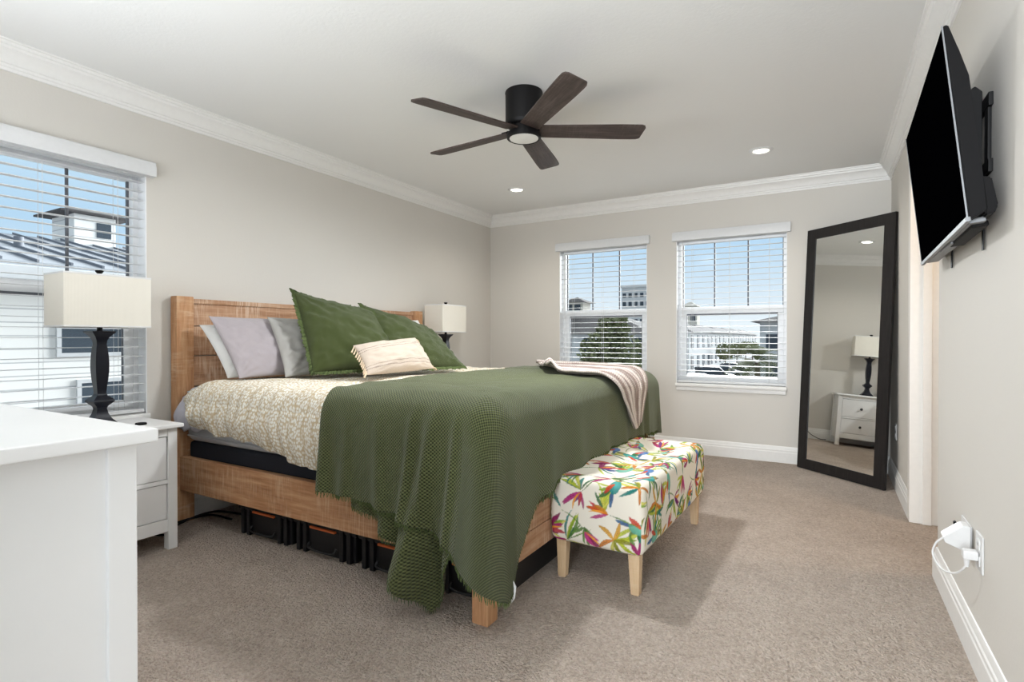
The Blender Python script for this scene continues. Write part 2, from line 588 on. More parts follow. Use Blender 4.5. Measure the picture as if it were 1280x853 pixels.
WIN_W, WZ0, WZ1 = 0.935, 0.655, 2.005
W2X, W3X, W1Y = 0.868, 2.083, -4.545
bm = bmesh.new()
box(bm, (-0.2, YF, 0), (0, W1Y, ZC)); box(bm, (-0.2, W1Y+WIN_W, 0), (0, 0.0, ZC))
box(bm, (-0.2, W1Y, 0), (0, W1Y+WIN_W, WZ0-0.03)); box(bm, (-0.2, W1Y, WZ1), (0, W1Y+WIN_W, ZC))
struct('wall_left', bm, M['wall'], smooth=False)
bm = bmesh.new()
xs = [-0.2, W2X, W2X+WIN_W, W3X, W3X+WIN_W, 3.874]
for a, b in ((0, 1), (2, 3), (4, 5)):
    box(bm, (xs[a], 0, 0), (xs[b], 0.2, ZC))
for a, b in ((1, 2), (3, 4)):
    box(bm, (xs[a], 0, 0), (xs[b], 0.2, WZ0-0.03)); box(bm, (xs[a], 0, WZ1), (xs[b], 0.2, ZC))
struct('wall_back', bm, M['wall'], smooth=False)
bm = bmesh.new(); box(bm, (-0.2, YF-0.2, 0), (2.74, YF, ZC)); box(bm, (XR, YF-0.2, 0), (5.6, YF, ZC)); struct('wall_front', bm, M['wall'])  # gap behind the camera left open for the added rear fill
bm = bmesh.new()
box(bm, (XR, DOOR_B, 0), (XR+0.12, 0, ZC))
r = 0.032
arc = [(XR+r-r*math.cos(t), DOOR_A-r+r*math.sin(t)) for t in np.linspace(0, PI/2, 8)]
prism(bm, [(XR, YF)]+arc+[(XR+0.12, DOOR_A), (XR+0.12, YF)], 'z', 0, DOOR_H)
box(bm, (XR, YF, DOOR_H), (XR+0.12, DOOR_B, ZC))
struct('wall_right', bm, M['wall'], angle=30)
bm = bmesh.new(); box(bm, (5.4, YF, 0), (5.6, 0.2, ZC)); box(bm, (XR+0.12, 0.0, 0), (5.4, 0.2, ZC)); struct('wall_hall', bm, M['wall'])

# crown moulding and skirting, mitred in the corners
CR = [(0, -0.121), (0.012, -0.121), (0.014, -0.108), (0.022, -0.104), (0.024, -0.094), (0.034, -0.090), (0.040, -0.074), (0.052, -0.056),
      (0.068, -0.042), (0.080, -0.036), (0.082, -0.024), (0.092, -0.020), (0.095, -0.008), (0.108, -0.006), (0.110, 0.0), (0, 0)]
CR = [(d*0.78, z) for d, z in CR]
BB = [(0, 0), (0.016, 0), (0.016, 0.088), (0.013, 0.094), (0.013, 0.108), (0.009, 0.114), (0.008, 0.126), (0.004, 0.138), (0, 0.140)]
def moulding(name, prof, z0, c0, c1):
    """profile between two plan positions; c0/c1 give a plan point from the offset"""
    bm = bmesh.new()
    A = [bm.verts.new((*c0(d), z0+z)) for d, z in prof]
    B = [bm.verts.new((*c1(d), z0+z)) for d, z in prof]
    n = len(prof)
    for i in range(n):
        bm.faces.new([A[i], A[(i+1) % n], B[(i+1) % n], B[i]])
    bm.faces.new(A); bm.faces.new(B[::-1])
    return struct(name, bm, M['trim'], angle=25)
moulding('trim_1', CR, ZC, lambda d: (d, YF), lambda d: (d, -d))
moulding('trim_2', CR, ZC, lambda d: (d, -d), lambda d: (XR-d, -d))
moulding('trim_3', CR, ZC, lambda d: (XR-d, -d), lambda d: (XR-d, YF))
moulding('baseboard_left', BB, 0, lambda d: (d, YF), lambda d: (d, -d))
moulding('baseboard_back', BB, 0, lambda d: (d, -d), lambda d: (XR-d, -d))
moulding('baseboard_right_far', BB, 0, lambda d: (XR-d, -d), lambda d: (XR-d, DOOR_B+0.062))
moulding('baseboard_right_near', BB, 0, lambda d: (XR-d, DOOR_A-0.02+d), lambda d: (XR-d, YF))
moulding('baseboard_right_return', BB, 0, lambda d: (XR-d, DOOR_A-0.02+d), lambda d: (XR+0.12, DOOR_A+d))

# door frame of the opening in the right wall
bm = bmesh.new()
box(bm, (XR-0.016, DOOR_B+0.002, 0), (XR, DOOR_B+0.062, DOOR_H+0.06), 0.004)
box(bm, (XR-0.016, DOOR_B-0.018, 0), (XR+0.128, DOOR_B, DOOR_H), 0.003)
box(bm, (XR+0.045, DOOR_B-0.032, 0), (XR+0.088, DOOR_B-0.016, DOOR_H), 0.003)
struct('door_1', bm, M['cream_trim'])
light('hall_lamp', 'AREA', (4.5, -1.9, 2.43), (0, 0, 0), 15, (1.0, 0.74, 0.50), shape='DISK', size=0.3)

def make_window(name, M4):
    """single-hung window: local x along the wall, y outward, origin at the opening's lower left"""
    w = WIN_W
    bm = bmesh.new()
    for lo, hi in (((0, 0.085, WZ0), (0.032, 0.16, WZ1)), ((w-0.032, 0.085, WZ0), (w, 0.16, WZ1)), ((0.032, 0.086, WZ1-0.035), (w-0.032, 0.159, WZ1)), ((0.032, 0.086, WZ0), (w-0.032, 0.159, WZ0+0.03))):
        box(bm, lo, hi, 0.004)
    fr = struct(name, bm, M['vinyl'])
    fr.matrix_world = M4
    bm = bmesh.new()                                   # lower sash and meeting rail
    for lo, hi in (((0.03, 0.088, WZ0+0.028), (0.076, 0.118, 1.304)), ((w-0.076, 0.088, WZ0+0.028), (w-0.03, 0.118, 1.304)),
                   ((0.076, 0.089, WZ0+0.028), (w-0.076, 0.117, WZ0+0.075)), ((0.031, 0.084, 1.305), (w-0.031, 0.13, 1.368))):
        box(bm, lo, hi, 0.004)
    fin('sash', bm, M['vinyl'], fr)
    bm = bmesh.new()                                   # white lined reveal
    box(bm, (0.0, 0.001, WZ0), (0.005, 0.085, WZ1)); box(bm, (w-0.005, 0.001, WZ0), (w, 0.085, WZ1)); box(bm, (0.005, 0.001, WZ1-0.005), (w-0.005, 0.085, WZ1))
    fin('jamb', bm, M['vinyl'], fr, smooth=False)
    bm = bmesh.new()                                   # grille bars between the panes, grey edge strips, painted shade line
    for k in (1, 2):
        xx = 0.032+(w-0.064)*k/3
        box(bm, (xx-0.007, 0.128, 1.36), (xx+0.007, 0.14, WZ1-0.035), 0.002)
    for xx in (0.036, w-0.036):
        box(bm, (xx-0.005, 0.126, 1.36), (xx+0.005, 0.145, WZ1-0.035))
    box(bm, (0.076, 0.096, 1.292), (w-0.076, 0.112, 1.306))  # grey strip standing in for the shadow under the meeting rail
    for xx in (0.078, w-0.078):
        box(bm, (xx-0.003, 0.097, WZ0+0.075), (xx+0.003, 0.111, 1.3))
    fin('grille', bm, M['grille'], fr)
    for z0, z1, y in ((WZ0+0.07, 1.31, 0.103), (1.36, WZ1-0.03, 0.134)):
        bm = bmesh.new(); box(bm, (0.03, y-0.002, z0), (w-0.03, y+0.002, z1)); fin('pane', bm, M['glass'], fr)
    bm = bmesh.new()
    box(bm, (-0.004, -0.032, WZ0-0.03), (w+0.004, 0.09, WZ0), 0.006)
    box(bm, (0.004, -0.014, WZ0-0.068), (w-0.004, 0.0, WZ0-0.028), 0.003)
    fin('sill', bm, M['trim'], fr)
    return fr
MX = {2: Matrix.Translation((W2X, 0, 0)), 3: Matrix.Translation((W3X, 0, 0)),
      1: Matrix.Translation((0, W1Y, 0)) @ Matrix.Rotation(PI/2, 4, 'Z')}
for k in (1, 2, 3):
    make_window('window_%d' % k, MX[k])

def make_blind(k, label):
    w = WIN_W
    t = thing('window_blind', label, 'window blind', group='white slatted window blinds')
    t.matrix_world = MX[k] @ Matrix.Translation((0, 0, WZ0))
    bm = bmesh.new()
    prof = [(-0.048, 1.332), (-0.050, 1.345), (-0.050, 1.385), (-0.044, 1.395), (-0.044, 1.408), (-0.038, 1.414), (-0.002, 1.414), (-0.002, 1.332)]
    prism(bm, prof, 'x', -0.030, w+0.030)
    fin('valance', bm, M['slat'], t)
    bm = bmesh.new(); box(bm, (0.004, 0.006, 1.330), (w-0.004, 0.058, 1.348), 0.003); fin('headrail', bm, M['slat'], t)
    bm = bmesh.new()
    z = 1.300
    while z > 0.05:
        n = 5
        pts = [(-0.022+0.044*i/(n-1), 0.0012*(1-((i/(n-1))*2-1)**2)) for i in range(n)]
        up = [(0.034+a, z+b+0.0013+a*0.012) for a, b in pts]
        dn = [(0.034+a, z+b-0.0013+a*0.012) for a, b in pts]
        prism(bm, up+dn[::-1], 'x', 0.008, w-0.008)
        z -= 0.0515
    fin('slats', bm, M['slat'], t, angle=50)
    bm = bmesh.new(); box(bm, (0.008, 0.010, 0.006), (w-0.008, 0.060, 0.024), 0.004); fin('bottom_rail', bm, M['slat'], t)
    for xx in (0.14, w/2, w-0.14):
        bm = bmesh.new()
        for yy in (0.008, 0.060):
            cone(bm, (xx, yy, 0.02), (xx, yy, 1.30), 0.0011, 0.0011, 5)
        fin('ladder_cord', bm, M['cord'], t)
    bm = bmesh.new(); tube(bm, [(0.06, -0.004, 1.33), (0.06, -0.006, 1.0), (0.062, -0.006, 0.62)], 0.004, 8); fin('tilt_wand', bm, M['plate'], t)
    return t
make_blind(1, 'white slatted blind on the left wall window behind the rectangular lamp shade')
make_blind(2, 'white slatted blind on the far wall window nearer the bed')
make_blind(3, 'white slatted blind on the far wall window beside the standing mirror')

# recessed ceiling lights
def downlight(x, y, label):
    t = thing('recessed_light', label, 'ceiling light', (x, y, ZC), group='recessed ceiling lights')
    bm = bmesh.new()
    lathe(bm, [(0.052, -0.001), (0.054, -0.006), (0.060, -0.010), (0.078, -0.007), (0.084, 0.0)], n=40, close=False)
    fin('trim_ring', bm, M['plate'], t)
    bm = bmesh.new(); cone(bm, (0, 0, -0.003), (0, 0, -0.001), 0.053, 0.053, 32); fin('lens', bm, M['led'], t)
    l = light('downlight_lamp', 'SPOT', (x, y, ZC-0.02), (0, 0, 0), 22, (1.0, 0.93, 0.82), spot_size=math.radians(140), spot_blend=0.9, shadow_soft_size=0.05)
    return t
downlight(2.897, -0.870, 'round lit recessed ceiling light near the mirror corner')
downlight(0.835, -0.857, 'round lit recessed ceiling light above the far side of the bed')
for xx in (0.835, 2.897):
    light('downlight_lamp', 'SPOT', (xx, -4.30, ZC-0.02), (0, 0, 0), 14, (1.0, 0.97, 0.93), spot_size=math.radians(150), spot_blend=0.9, shadow_soft_size=0.08)  # unseen near pair, lamps only, added to light the foreground

# ------------------------------------------------------------------ bed
BX0, BX1, BYN, BYF = 0.07, 2.235, -3.475, -1.335        # bed frame extents
bed = thing('bed', 'whitewashed pine bed with plank headboard against the left wall', 'bed', (0, 0, 0))
bm = bmesh.new()
for i, (z0, z1) in enumerate(((0.42, 0.60), (0.605, 0.785), (0.79, 0.968), (0.973, 1.148), (1.152, 1.285))):
    box(bm, (0.018, -3.40, z0), (0.050, -1.40, z1), 0.004)
fin('headboard_panel', bm, M['bedwoody'], bed)
bm = bmesh.new(); box(bm, (0.014, -3.40, 1.283), (0.060, -1.40, 1.312), 0.004); fin('top_rail', bm, M['bedwoody'], bed)
for y0 in (-3.492, -1.393):
    bm = bmesh.new(); box(bm, (0.016, y0, 0.0), (0.082, y0+0.10, 1.322), 0.005); fin('headboard_post', bm, M['bedwoodz'], bed)
for y0 in (-3.478, -1.362):
    bm = bmesh.new(); box(bm, (0.08, y0, 0.195), (2.20, y0+0.04, 0.392), 0.006, 2); fin('side_rail', bm, M['bedwood'], bed)
bm = bmesh.new()
box(bm, (2.200, -3.46, 0.262), (2.242, -1.34, 0.360), 0.005); box(bm, (2.200, -3.46, 0.160), (2.242, -1.34, 0.259), 0.005)
fin('footboard', bm, M['bedwoody'], bed)
for y0 in (-3.532, -1.362):
    bm = bmesh.new(); box(bm, (2.166, y0, 0.0), (2.238, y0+0.072, 0.36), 0.004); fin('leg', bm, M['bedwoodz'], bed)
bm = bmesh.new()
for k in range(12):
    box(bm, (0.12+k*0.175, -3.438, 0.352), (0.22+k*0.175, -1.362, 0.372), 0.003)
fin('slat_base', bm, M['bedwoody'], bed)

bm = bmesh.new(); box(bm, (0.09, -3.430, 0.374), (2.19, -1.375, 0.476), 0.022, 3)
tag(fin('box_spring', bm, M['foundation']), 'low navy fabric box spring inside the wooden bed frame', 'box spring')
bm = bmesh.new(); box(bm, (0.095, -3.455, 0.478), (2.185, -1.375, 0.795), 0.05, 4)
mat_o = tag(fin('mattress', bm, M['mattress']), 'pale grey mattress on the navy box spring', 'mattress')
bm = bmesh.new()
for z in (0.515, 0.765):
    pts = []
    x0, x1, y0, y1, r = 0.094, 2.186, -3.456, -1.374, 0.05
    for cx, cy, a in ((x1-r, y1-r, 0), (x0+r, y1-r, 90), (x0+r, y0+r, 180), (x1-r, y0+r, 270)):
        pts += [(cx+r*math.cos(math.radians(a+q)), cy+r*math.sin(math.radians(a+q)), z) for q in (0, 30, 60, 90)]
    tube(bm, pts+[pts[0]], 0.005, 6)
fin('piping', bm, M['mattress'], mat_o)
# the fitted sheet's corner that shows below the duvet at the headboard
nu, nv = 26, 16
U, V = np.meshgrid(np.linspace(0, 1, nu), np.linspace(0, 1, nv), indexing='ij')
P = np.stack([0.090+U*0.22, -3.462-0.050*np.sin(V*2.2)*(1-0.6*U)+0.006*np.sin(U*22+V*9), 0.735-V*0.18+0.010*np.sin(U*14)], -1)
solidify(grid_obj('fitted_sheet', P, np.stack([U*.2, V*.25], -1), M['sheet'], mat_o), 0.004)

# ---- duvet
DZ = 0.836
def duvet():
    xs = np.linspace(0.165, 2.245, 300)
    prof = []                                     # cross-section: near hem -> over the top -> far hem
    yn, yf, r = -3.545, -1.345, 0.115
    t1 = np.linspace(0, 1, 46)
    a = np.linspace(0, PI/2, 16)
    P = np.zeros((len(xs), 46+16+90+16+30, 3)); U = np.zeros(P.shape[:2]+(2,))
    for i, x in enumerate(xs):
        hem = np.interp(x, [0.1, 0.25, 0.6, 1.0, 1.3, 2.3], [0.620, 0.605, 0.570, 0.522, 0.482, 0.45])+0.012*math.sin(x*9)+0.006*math.sin(x*31)
        z1 = DZ-r
        pts = [(yn+0.02*math.sin(t*PI)*-1+0.018*(1-t), hem+(z1-hem)*t) for t in t1]
        pts += [(yn+r-r*math.cos(q), z1+r*math.sin(q)) for q in a]
        pts += [(yn+r+(yf-yn-2*r)*t, DZ) for t in np.linspace(0, 1, 90)]
        pts += [(yf-r+r*math.sin(q), z1+r*math.cos(q)) for q in a]
        pts += [(yf, z1-(z1-0.5)*t) for t in np.linspace(0, 1, 30)]
        pts = np.array(pts)
        P[i, :, 0] = x; P[i, :, 1] = pts[:, 0]; P[i, :, 2] = pts[:, 1]
        s = np.concatenate([[0], np.cumsum(np.hypot(*np.diff(pts, axis=0).T))])
        U[i, :, 0] = x; U[i, :, 1] = s
    side = np.clip((DZ-P[..., 2])/0.16, 0, 1)*(P[..., 1] < -2.4) + np.clip((DZ-P[..., 2])/0.16, 0, 1)*(P[..., 1] > -2.4)
    near = np.where(P[..., 1] < -2.4, -1.0, 1.0)
    n1 = vnoise(P[..., 0]*9, U[..., 1]*3.2, 3)
    n2 = vnoise(P[..., 0]*24, U[..., 1]*5, 5)
    gather = np.sin(P[..., 0]*2*PI/0.085+4*vnoise(P[..., 0]*3, U[..., 1]*3, 8))
    P[..., 1] += near*side*(0.016*n1+0.008*n2+0.006*gather+0.010)
    top = 1-side
    P[..., 2] += top*(0.010*vnoise(P[..., 0]*5, P[..., 1]*5, 11)+0.004*vnoise(P[..., 0]*18, P[..., 1]*10, 12)+0.0025*gather)
    # rounded ends: the head end tucks down behind the pillows, the foot end rolls over
    head = np.clip((0.40-P[..., 0])/0.235, 0, 1)
    P[..., 2] -= head**2*0.075*top
    P[..., 1] -= near*side*head**2*0.075
    foot = np.clip((P[..., 0]-2.12)/0.125, 0, 1)
    P[..., 2] -= (1-np.sqrt(np.clip(1-foot**2, 0, 1)))*0.11*top
    o = grid_obj('duvet', P, U, M['duvet'])
    solidify(o, 0.012, -1)
    return tag(o, 'cream dotted duvet with gathered rows spread over the mattress', 'duvet')
duvet()

# ---- green waffle throw over the foot of the bed
TZ = 0.853
YS, XF, YE, RC = -3.578, 2.294, -1.32, 0.13
TXL, TS0 = 1.235, 0.175
def throw():
    s_near = 2.292-RC-TXL
    L_arc = RC*PI/2
    s_foot = (YE-RC)-(YS+RC)
    S1, S2, S3 = s_near, s_near+L_arc, s_near+L_arc+s_foot
    S4 = S3+L_arc; S5 = S4+(XF-RC-TXL)
    ss = np.concatenate([np.linspace(TS0, S1, 167, endpoint=False), np.linspace(S1, S2, 70, endpoint=False), np.linspace(S2, S3, 300, endpoint=False),
                         np.linspace(S3, S4, 40, endpoint=False), np.linspace(S4, S5, 80)])
    def outline(s):
        if s < S1: return (TXL+s, YS), (0, -1), s/S1
        if s < S2:
            q = (s-S1)/RC
            return (XF-RC+RC*math.sin(q), YS+RC-RC*math.cos(q)), (math.sin(q), -math.cos(q)), 1
        if s < S3: return (XF, YS+RC+(s-S2)), (1, 0), 1
        if s < S4:
            q = (s-S3)/RC
            return (XF-RC+RC*math.cos(q), YE-RC+RC*math.sin(q)), (math.cos(q), math.sin(q)), 1
        return (XF-RC-(s-S4), YE), (0, 1), 1
    re_ = 0.125
    hem_s = [0, 0.10, 0.36, 0.60, 0.715, 0.80, 0.87, 0.925, 0.96, 1.00, 1.055, 1.085, 1.12, 1.17, 1.25, 1.36, 1.50, 1.80, 2.2, 2.7, S3, S4, S5]
    hem_z = [0.425, 0.418, 0.402, 0.378, 0.366, 0.335, 0.300, 0.275, 0.235, 0.185, 0.125, 0.145, 0.195, 0.265, 0.345, 0.415, 0.455, 0.470, 0.478, 0.468, 0.43, 0.36, 0.45]
    def g(x, c, w): return np.exp(-((x-c)/w)**2)
    def column(s, ts_in, ta, td, lower=False):
        (px, py), (nx, ny), _ = outline(s)
        if lower:
            hz = np.interp(s, [0.34, 0.40, 0.52, 0.63, 0.66, 0.70, 0.735, 0.765, 0.79, 0.83, 0.88, 0.95], [0.365, 0.345, 0.295, 0.235, 0.185, 0.125, 0.065, 0.012, 0.05, 0.16, 0.27, 0.33])
            top = TZ-re_
        else:
            hz = np.interp(s, hem_s, hem_z)+0.004*math.sin(s*43)
            top = TZ-re_
        hz = max(hz, 0.012)
        # fold field
        rows = []
        for t in ts_in:                               # flat on the bed, from the inner end outward
            rows.append((-re_-(1-t)*0.30, TZ, 0))
        for q in ta:
            rows.append((-re_+re_*math.sin(q), TZ-re_+re_*math.cos(q), re_*q))
        for t in td:
            d = t*(top-hz)
            rows.append((0, top-d, re_*PI/2+d))
        rows = np.array(rows)
        drop = np.clip((TZ-rows[:, 1])/0.45, 0, 2)
        f = 0.0
        # ridges that fan out of the near corner, each drifting back towards the head as it falls
        for c, slope, w, a in ((0.69, 0.03, 0.026, 0.050), (0.80, 0.07, 0.036, 0.066), (0.50, -0.02, 0.035, 0.026), (0.33, 0.02, 0.03, 0.018), (0.16, -0.02, 0.04, 0.026), (1.01, 0.01, 0.07, 0.062), (0.195, 0.0, 0.03, 0.022), (0.905, 0.04, 0.018, 0.030)):
            f = f+a*g(s, c-slope*drop, w*(0.7+0.5*drop))*drop**1.3
        f = f-0.012*g(s, 0.86, 0.025)*drop**1.2-0.012*g(s, 0.735, 0.02)*drop-0.008*g(s, 0.25, 0.05)*drop
        for c, w, a in ((1.42, 0.06, 0.016), (1.75, 0.08, 0.014), (2.10, 0.07, 0.018), (2.42, 0.06, 0.018), (2.72, 0.05, 0.03), (2.88, 0.03, 0.02), (S3+0.1, 0.06, 0.035), (S4+0.15, 0.07, 0.03)):
            f = f+a*g(s, c, w)*drop**1.2
        f = f+0.006*np.sin(s*21+rows[:, 1]*5)*drop
        out = rows[:, 0]+f+0.006
        if lower:
            f2 = 0.030*np.sin((s-0.34)*2*PI/0.17)*np.clip(drop-0.6, 0, 1)
            out = out-0.014-0.010*np.clip(drop, 0, 1)+f2
        x = px+nx*out; y = py+ny*out
        if not lower and s < S1:
            x = x-0.13*np.clip(-rows[:, 0]/0.42, 0, 1)*math.exp(-(s-TS0)/0.12)
        # UV: plan coordinates unfolded outwards, so the weave runs on over the edges
        dd = rows[:, 2]-re_
        dd = np.where(rows[:, 2] == 0, rows[:, 0], dd)
        u = px+nx*dd; v = py+ny*dd
        return np.stack([x, y, rows[:, 1]], -1), np.stack([u, v], -1), hz
    ts_in, ta = np.linspace(0, 1, 14), np.linspace(0.06, PI/2, 16)
    td = np.linspace(0.02, 1, 80)
    C = [column(s, ts_in, ta, td) for s in ss]
    P = np.array([c[0] for c in C]); U = np.array([c[1] for c in C])
    bumpz = lambda X, Y: 0.010*vnoise(X*4, Y*4, 21)+0.004*vnoise(X*11, Y*11, 22)
    flat = np.clip((P[..., 2]-(TZ-0.10))/0.10, 0, 1)
    P[..., 2] += flat*bumpz(P[..., 0], P[..., 1])
    # inner sheet
    gx = np.linspace(0, 1, 120); gy = np.linspace(YS+0.12, YE-0.12, 200)
    X, Y = np.meshgrid(gx, gy, indexing='ij')
    XL = TXL+TS0-0.13*np.clip((Y-YS-0.125)/0.30, 0, 1)
    X = XL+(XF-0.12-XL)*X
    Z = TZ+bumpz(X, Y)-0.0015
    Q = np.stack([X, Y, Z], -1)
    # lower layer of the doubled blanket, near the foot corner
    sl = np.linspace(0.34, 0.95, 150)
    td2 = np.linspace(0.25, 1, 80)
    C2 = [column(s, [], [], td2, True) for s in sl]
    P2 = np.array([c[0] for c in C2]); U2 = np.array([c[1] for c in C2])
    o = grid_obj('throw_blanket', [P, Q, P2], [U, np.stack([X, Y], -1), U2], M['throw'])
    solidify(o, 0.007, 0)
    tag(o, 'green waffle weave throw draped over the foot of the bed', 'throw blanket')
    # fringe along the three free hems
    rnd = random.Random(4)
    bm = bmesh.new()
    def fringe(Pg, i0, i1, n, ln):
        for k in range(n):
            fi = i0+(i1-i0)*k/(n-1)
            i = min(int(fi), Pg.shape[0]-2); fr = fi-i
            e = Vector(Pg[i, -1]*(1-fr)+Pg[i+1, -1]*fr)
            b = Vector(Pg[i, -3]*(1-fr)+Pg[i+1, -3]*fr)
            d = (e-b).normalized()
            tng = Vector(Pg[i+1, -1]-Pg[i, -1]).normalized()
            l = ln*rnd.uniform(0.7, 1.25)
            tip = e+d*l+tng*rnd.uniform(-0.35, 0.35)*l
            tip.z = max(tip.z, 0.006)
            cone(bm, e-d*0.004, (e+tip)/2+tng*rnd.uniform(-.1, .1)*l, 0.0022, 0.0020, 4, caps=False)
            cone(bm, (e+tip)/2, tip, 0.0020, 0.0011, 4)
    fringe(P, 0, 236, 195, 0.020)
    fringe(P, 239, 537, 230, 0.024)
    fringe(P2, 0, len(sl)-1, 130, 0.018)
    tag(fin('fringe', bm, M['fringe'], o, recalc=False), kind='stuff')
    bm = bmesh.new()
    prism(bm, [(2.318, 0.20), (2.342, 0.165), (2.336, 0.12), (2.322, 0.10), (2.296, 0.128)], 'y', -3.50, -3.498)
    tag(fin('care_label', bm, M['whitecase'], o), 'white care label')
    return o
throw()

# ---- blush knitted throw lying over the far half of the foot end
def knit():
    nw, ns = 60, 150
    near = np.array(smoothpath([(1.86, -2.27, 0), (2.05, -2.33, 0), (2.22, -2.36, 0), (2.34, -2.33, 0), (2.46, -2.22, 0), (2.60, -2.06, 0)], 12))[:, :2]
    far = np.array(smoothpath([(1.30, -1.36, 0), (1.62, -1.30, 0), (1.95, -1.42, 0), (2.18, -1.62, 0), (2.34, -1.80, 0), (2.57, -1.98, 0)], 12))[:, :2]
    def resample(p, n):
        d = np.concatenate([[0], np.cumsum(np.hypot(*np.diff(p, axis=0).T))])
        t = np.linspace(0, d[-1], n)
        return np.stack([np.interp(t, d, p[:, k]) for k in (0, 1)], -1), d[-1]
    A, la = resample(near, ns); B, lb = resample(far, ns)
    w = np.linspace(0, 1, nw)[None, :]
    XY = A[:, None, :]*(1-w[..., None])+B[:, None, :]*w[..., None]
    X, Y = XY[..., 0], XY[..., 1]
    r = 0.12; ex = 2.315
    q = np.clip((X-(ex-r))/r, 0, PI/2)
    over = np.maximum(X-(ex-r)-r*PI/2, 0)
    x = np.where(X < ex-r, X, ex-r+r*np.sin(q))
    z = TZ+0.022-r+r*np.cos(q)-over
    s = np.linspace(0, 1, ns)[:, None]
    ridge = 0.009*np.cos(w*2*PI*7.5)+0.006*vnoise(X*8, Y*8, 31)
    # rolled fold at the left end
    curl = np.exp(-((s-0.03)/0.05)**2)*np.exp(-((w-0.12)/0.22)**2)*0.045+np.exp(-((s-0.02)/0.06)**2)*0.012
    nz, nx = np.cos(q), np.sin(q)
    z = z+(ridge+0.006)*nz+curl
    x = x+(ridge+0.022)*nx
    P = np.stack([x, Y+0*s, z], -1)
    U = np.stack([np.broadcast_to(s*1.1, X.shape), np.broadcast_to(w*0.5, X.shape)], -1)
    o = grid_obj('knitted_throw', P, U, M['knit'])
    solidify(o, 0.013, 0)
    return tag(o, 'blush cable knit throw lying across the green throw at the foot end', 'throw blanket')
knit()

# ---- pillows
def pillow(name, mat, BL, BR, TR, TL, thick, label, pinch=0.06, seed=1, wr=0.012, flip=False, n=48, bend=0.0, cat='pillow', group=None, power=0.55):
    BL, BR, TR, TL = (np.array(q, float) for q in (BL, BR, TR, TL))
    u1 = np.sin(np.linspace(-PI/2, PI/2, n)); u1 = u1*0.6+np.linspace(-1, 1, n)*0.4
    U, V = np.meshgrid(u1, u1, indexing='ij')
    nrm = np.cross(BR-BL+TR-TL, TL-BL+TR-BR); nrm /= np.linalg.norm(nrm)
    Wd, Hd = np.linalg.norm(BR-BL), np.linalg.norm(TL-BL)
    Ue = U*(1-pinch*(1-V**2)*np.abs(U)); Ve = V*(1-pinch*(1-U**2)*np.abs(V))
    a, b = (Ue+1)/2, (Ve+1)/2
    base = ((1-a)*(1-b))[..., None]*BL+(a*(1-b))[..., None]*BR+(a*b)[..., None]*TR+((1-a)*b)[..., None]*TL
    prof = np.clip((1-U**2)*(1-V**2), 0, 1)**power
    edge = np.clip((1-U**2)*(1-V**2)*6, 0, 1)
    w1 = vnoise(U*2.2+3, V*2.2, seed); w2 = vnoise(U*6+V*3, V*5-U*2, seed+1)
    # creases that run from the corners
    cr = np.sin(np.arctan2(np.abs(V)-1, np.abs(U)-1)*14)*np.exp(-2.2*np.hypot(np.abs(U)-1, np.abs(V)-1))
    hh = thick*prof*(1+0.10*w1)+edge*(wr*w2+0.5*wr*cr)
    bow = bend*(U**2+V**2-1)
    F = base+nrm*(hh+bow)[..., None]
    Bk = base-nrm*(thick*prof*0.9*(1+0.1*w1)-bow)[..., None]
    UV = np.stack([U*Wd/2, V*Hd/2], -1)
    o = grid_obj(name, [F, Bk[::-1]], [UV, UV[::-1]], mat)
    weld(o, 0.0008)
    tag(o, label, cat, group)
    o['_e'] = 0; del o['_e']
    ring = [(base+nrm*bow[..., None])[i, 0] for i in range(n)]+[(base+nrm*bow[..., None])[-1, j] for j in range(1, n)]+\
           [(base+nrm*bow[..., None])[i, -1] for i in range(n-2, -1, -1)]+[(base+nrm*bow[..., None])[0, j] for j in range(n-2, 0, -1)]
    return o, np.array(ring), nrm, (BL+BR+TR+TL)/4

def frayed(o, ring, nrm, cen, seed, w=0.027):
    """ruffled self fringe round a cushion"""
    r = random.Random(seed)
    n = len(ring)
    bm = bmesh.new()
    prev = None
    first = None
    for k in range(n*3):
        i = (k/3) % n
        a, b = ring[int(i)], ring[(int(i)+1) % n]
        p = a+(b-a)*(i-int(i))
        d = p-cen; d = d-nrm*d.dot(nrm); d /= np.linalg.norm(d)
        q = p+d*w*r.uniform(0.55, 1.15)+nrm*r.uniform(-0.006, 0.006)
        p0 = p-d*0.006
        m = p+d*w*0.45+nrm*r.uniform(-0.008, 0.008)
        vs = [bm.verts.new(v) for v in (p0+nrm*0.004, m+nrm*0.004, q, m-nrm*0.004, p0-nrm*0.004)]
        if prev:
            for j in range(4):
                bm.faces.new([prev[j], prev[j+1], vs[j+1], vs[j]])
        else: first = vs
        prev = vs
    for j in range(4):
        bm.faces.new([prev[j], prev[j+1], first[j+1], first[j]])
    tag(fin('frayed_edge', bm, M['fringe'], o, smooth=True, angle=80), kind='stuff')

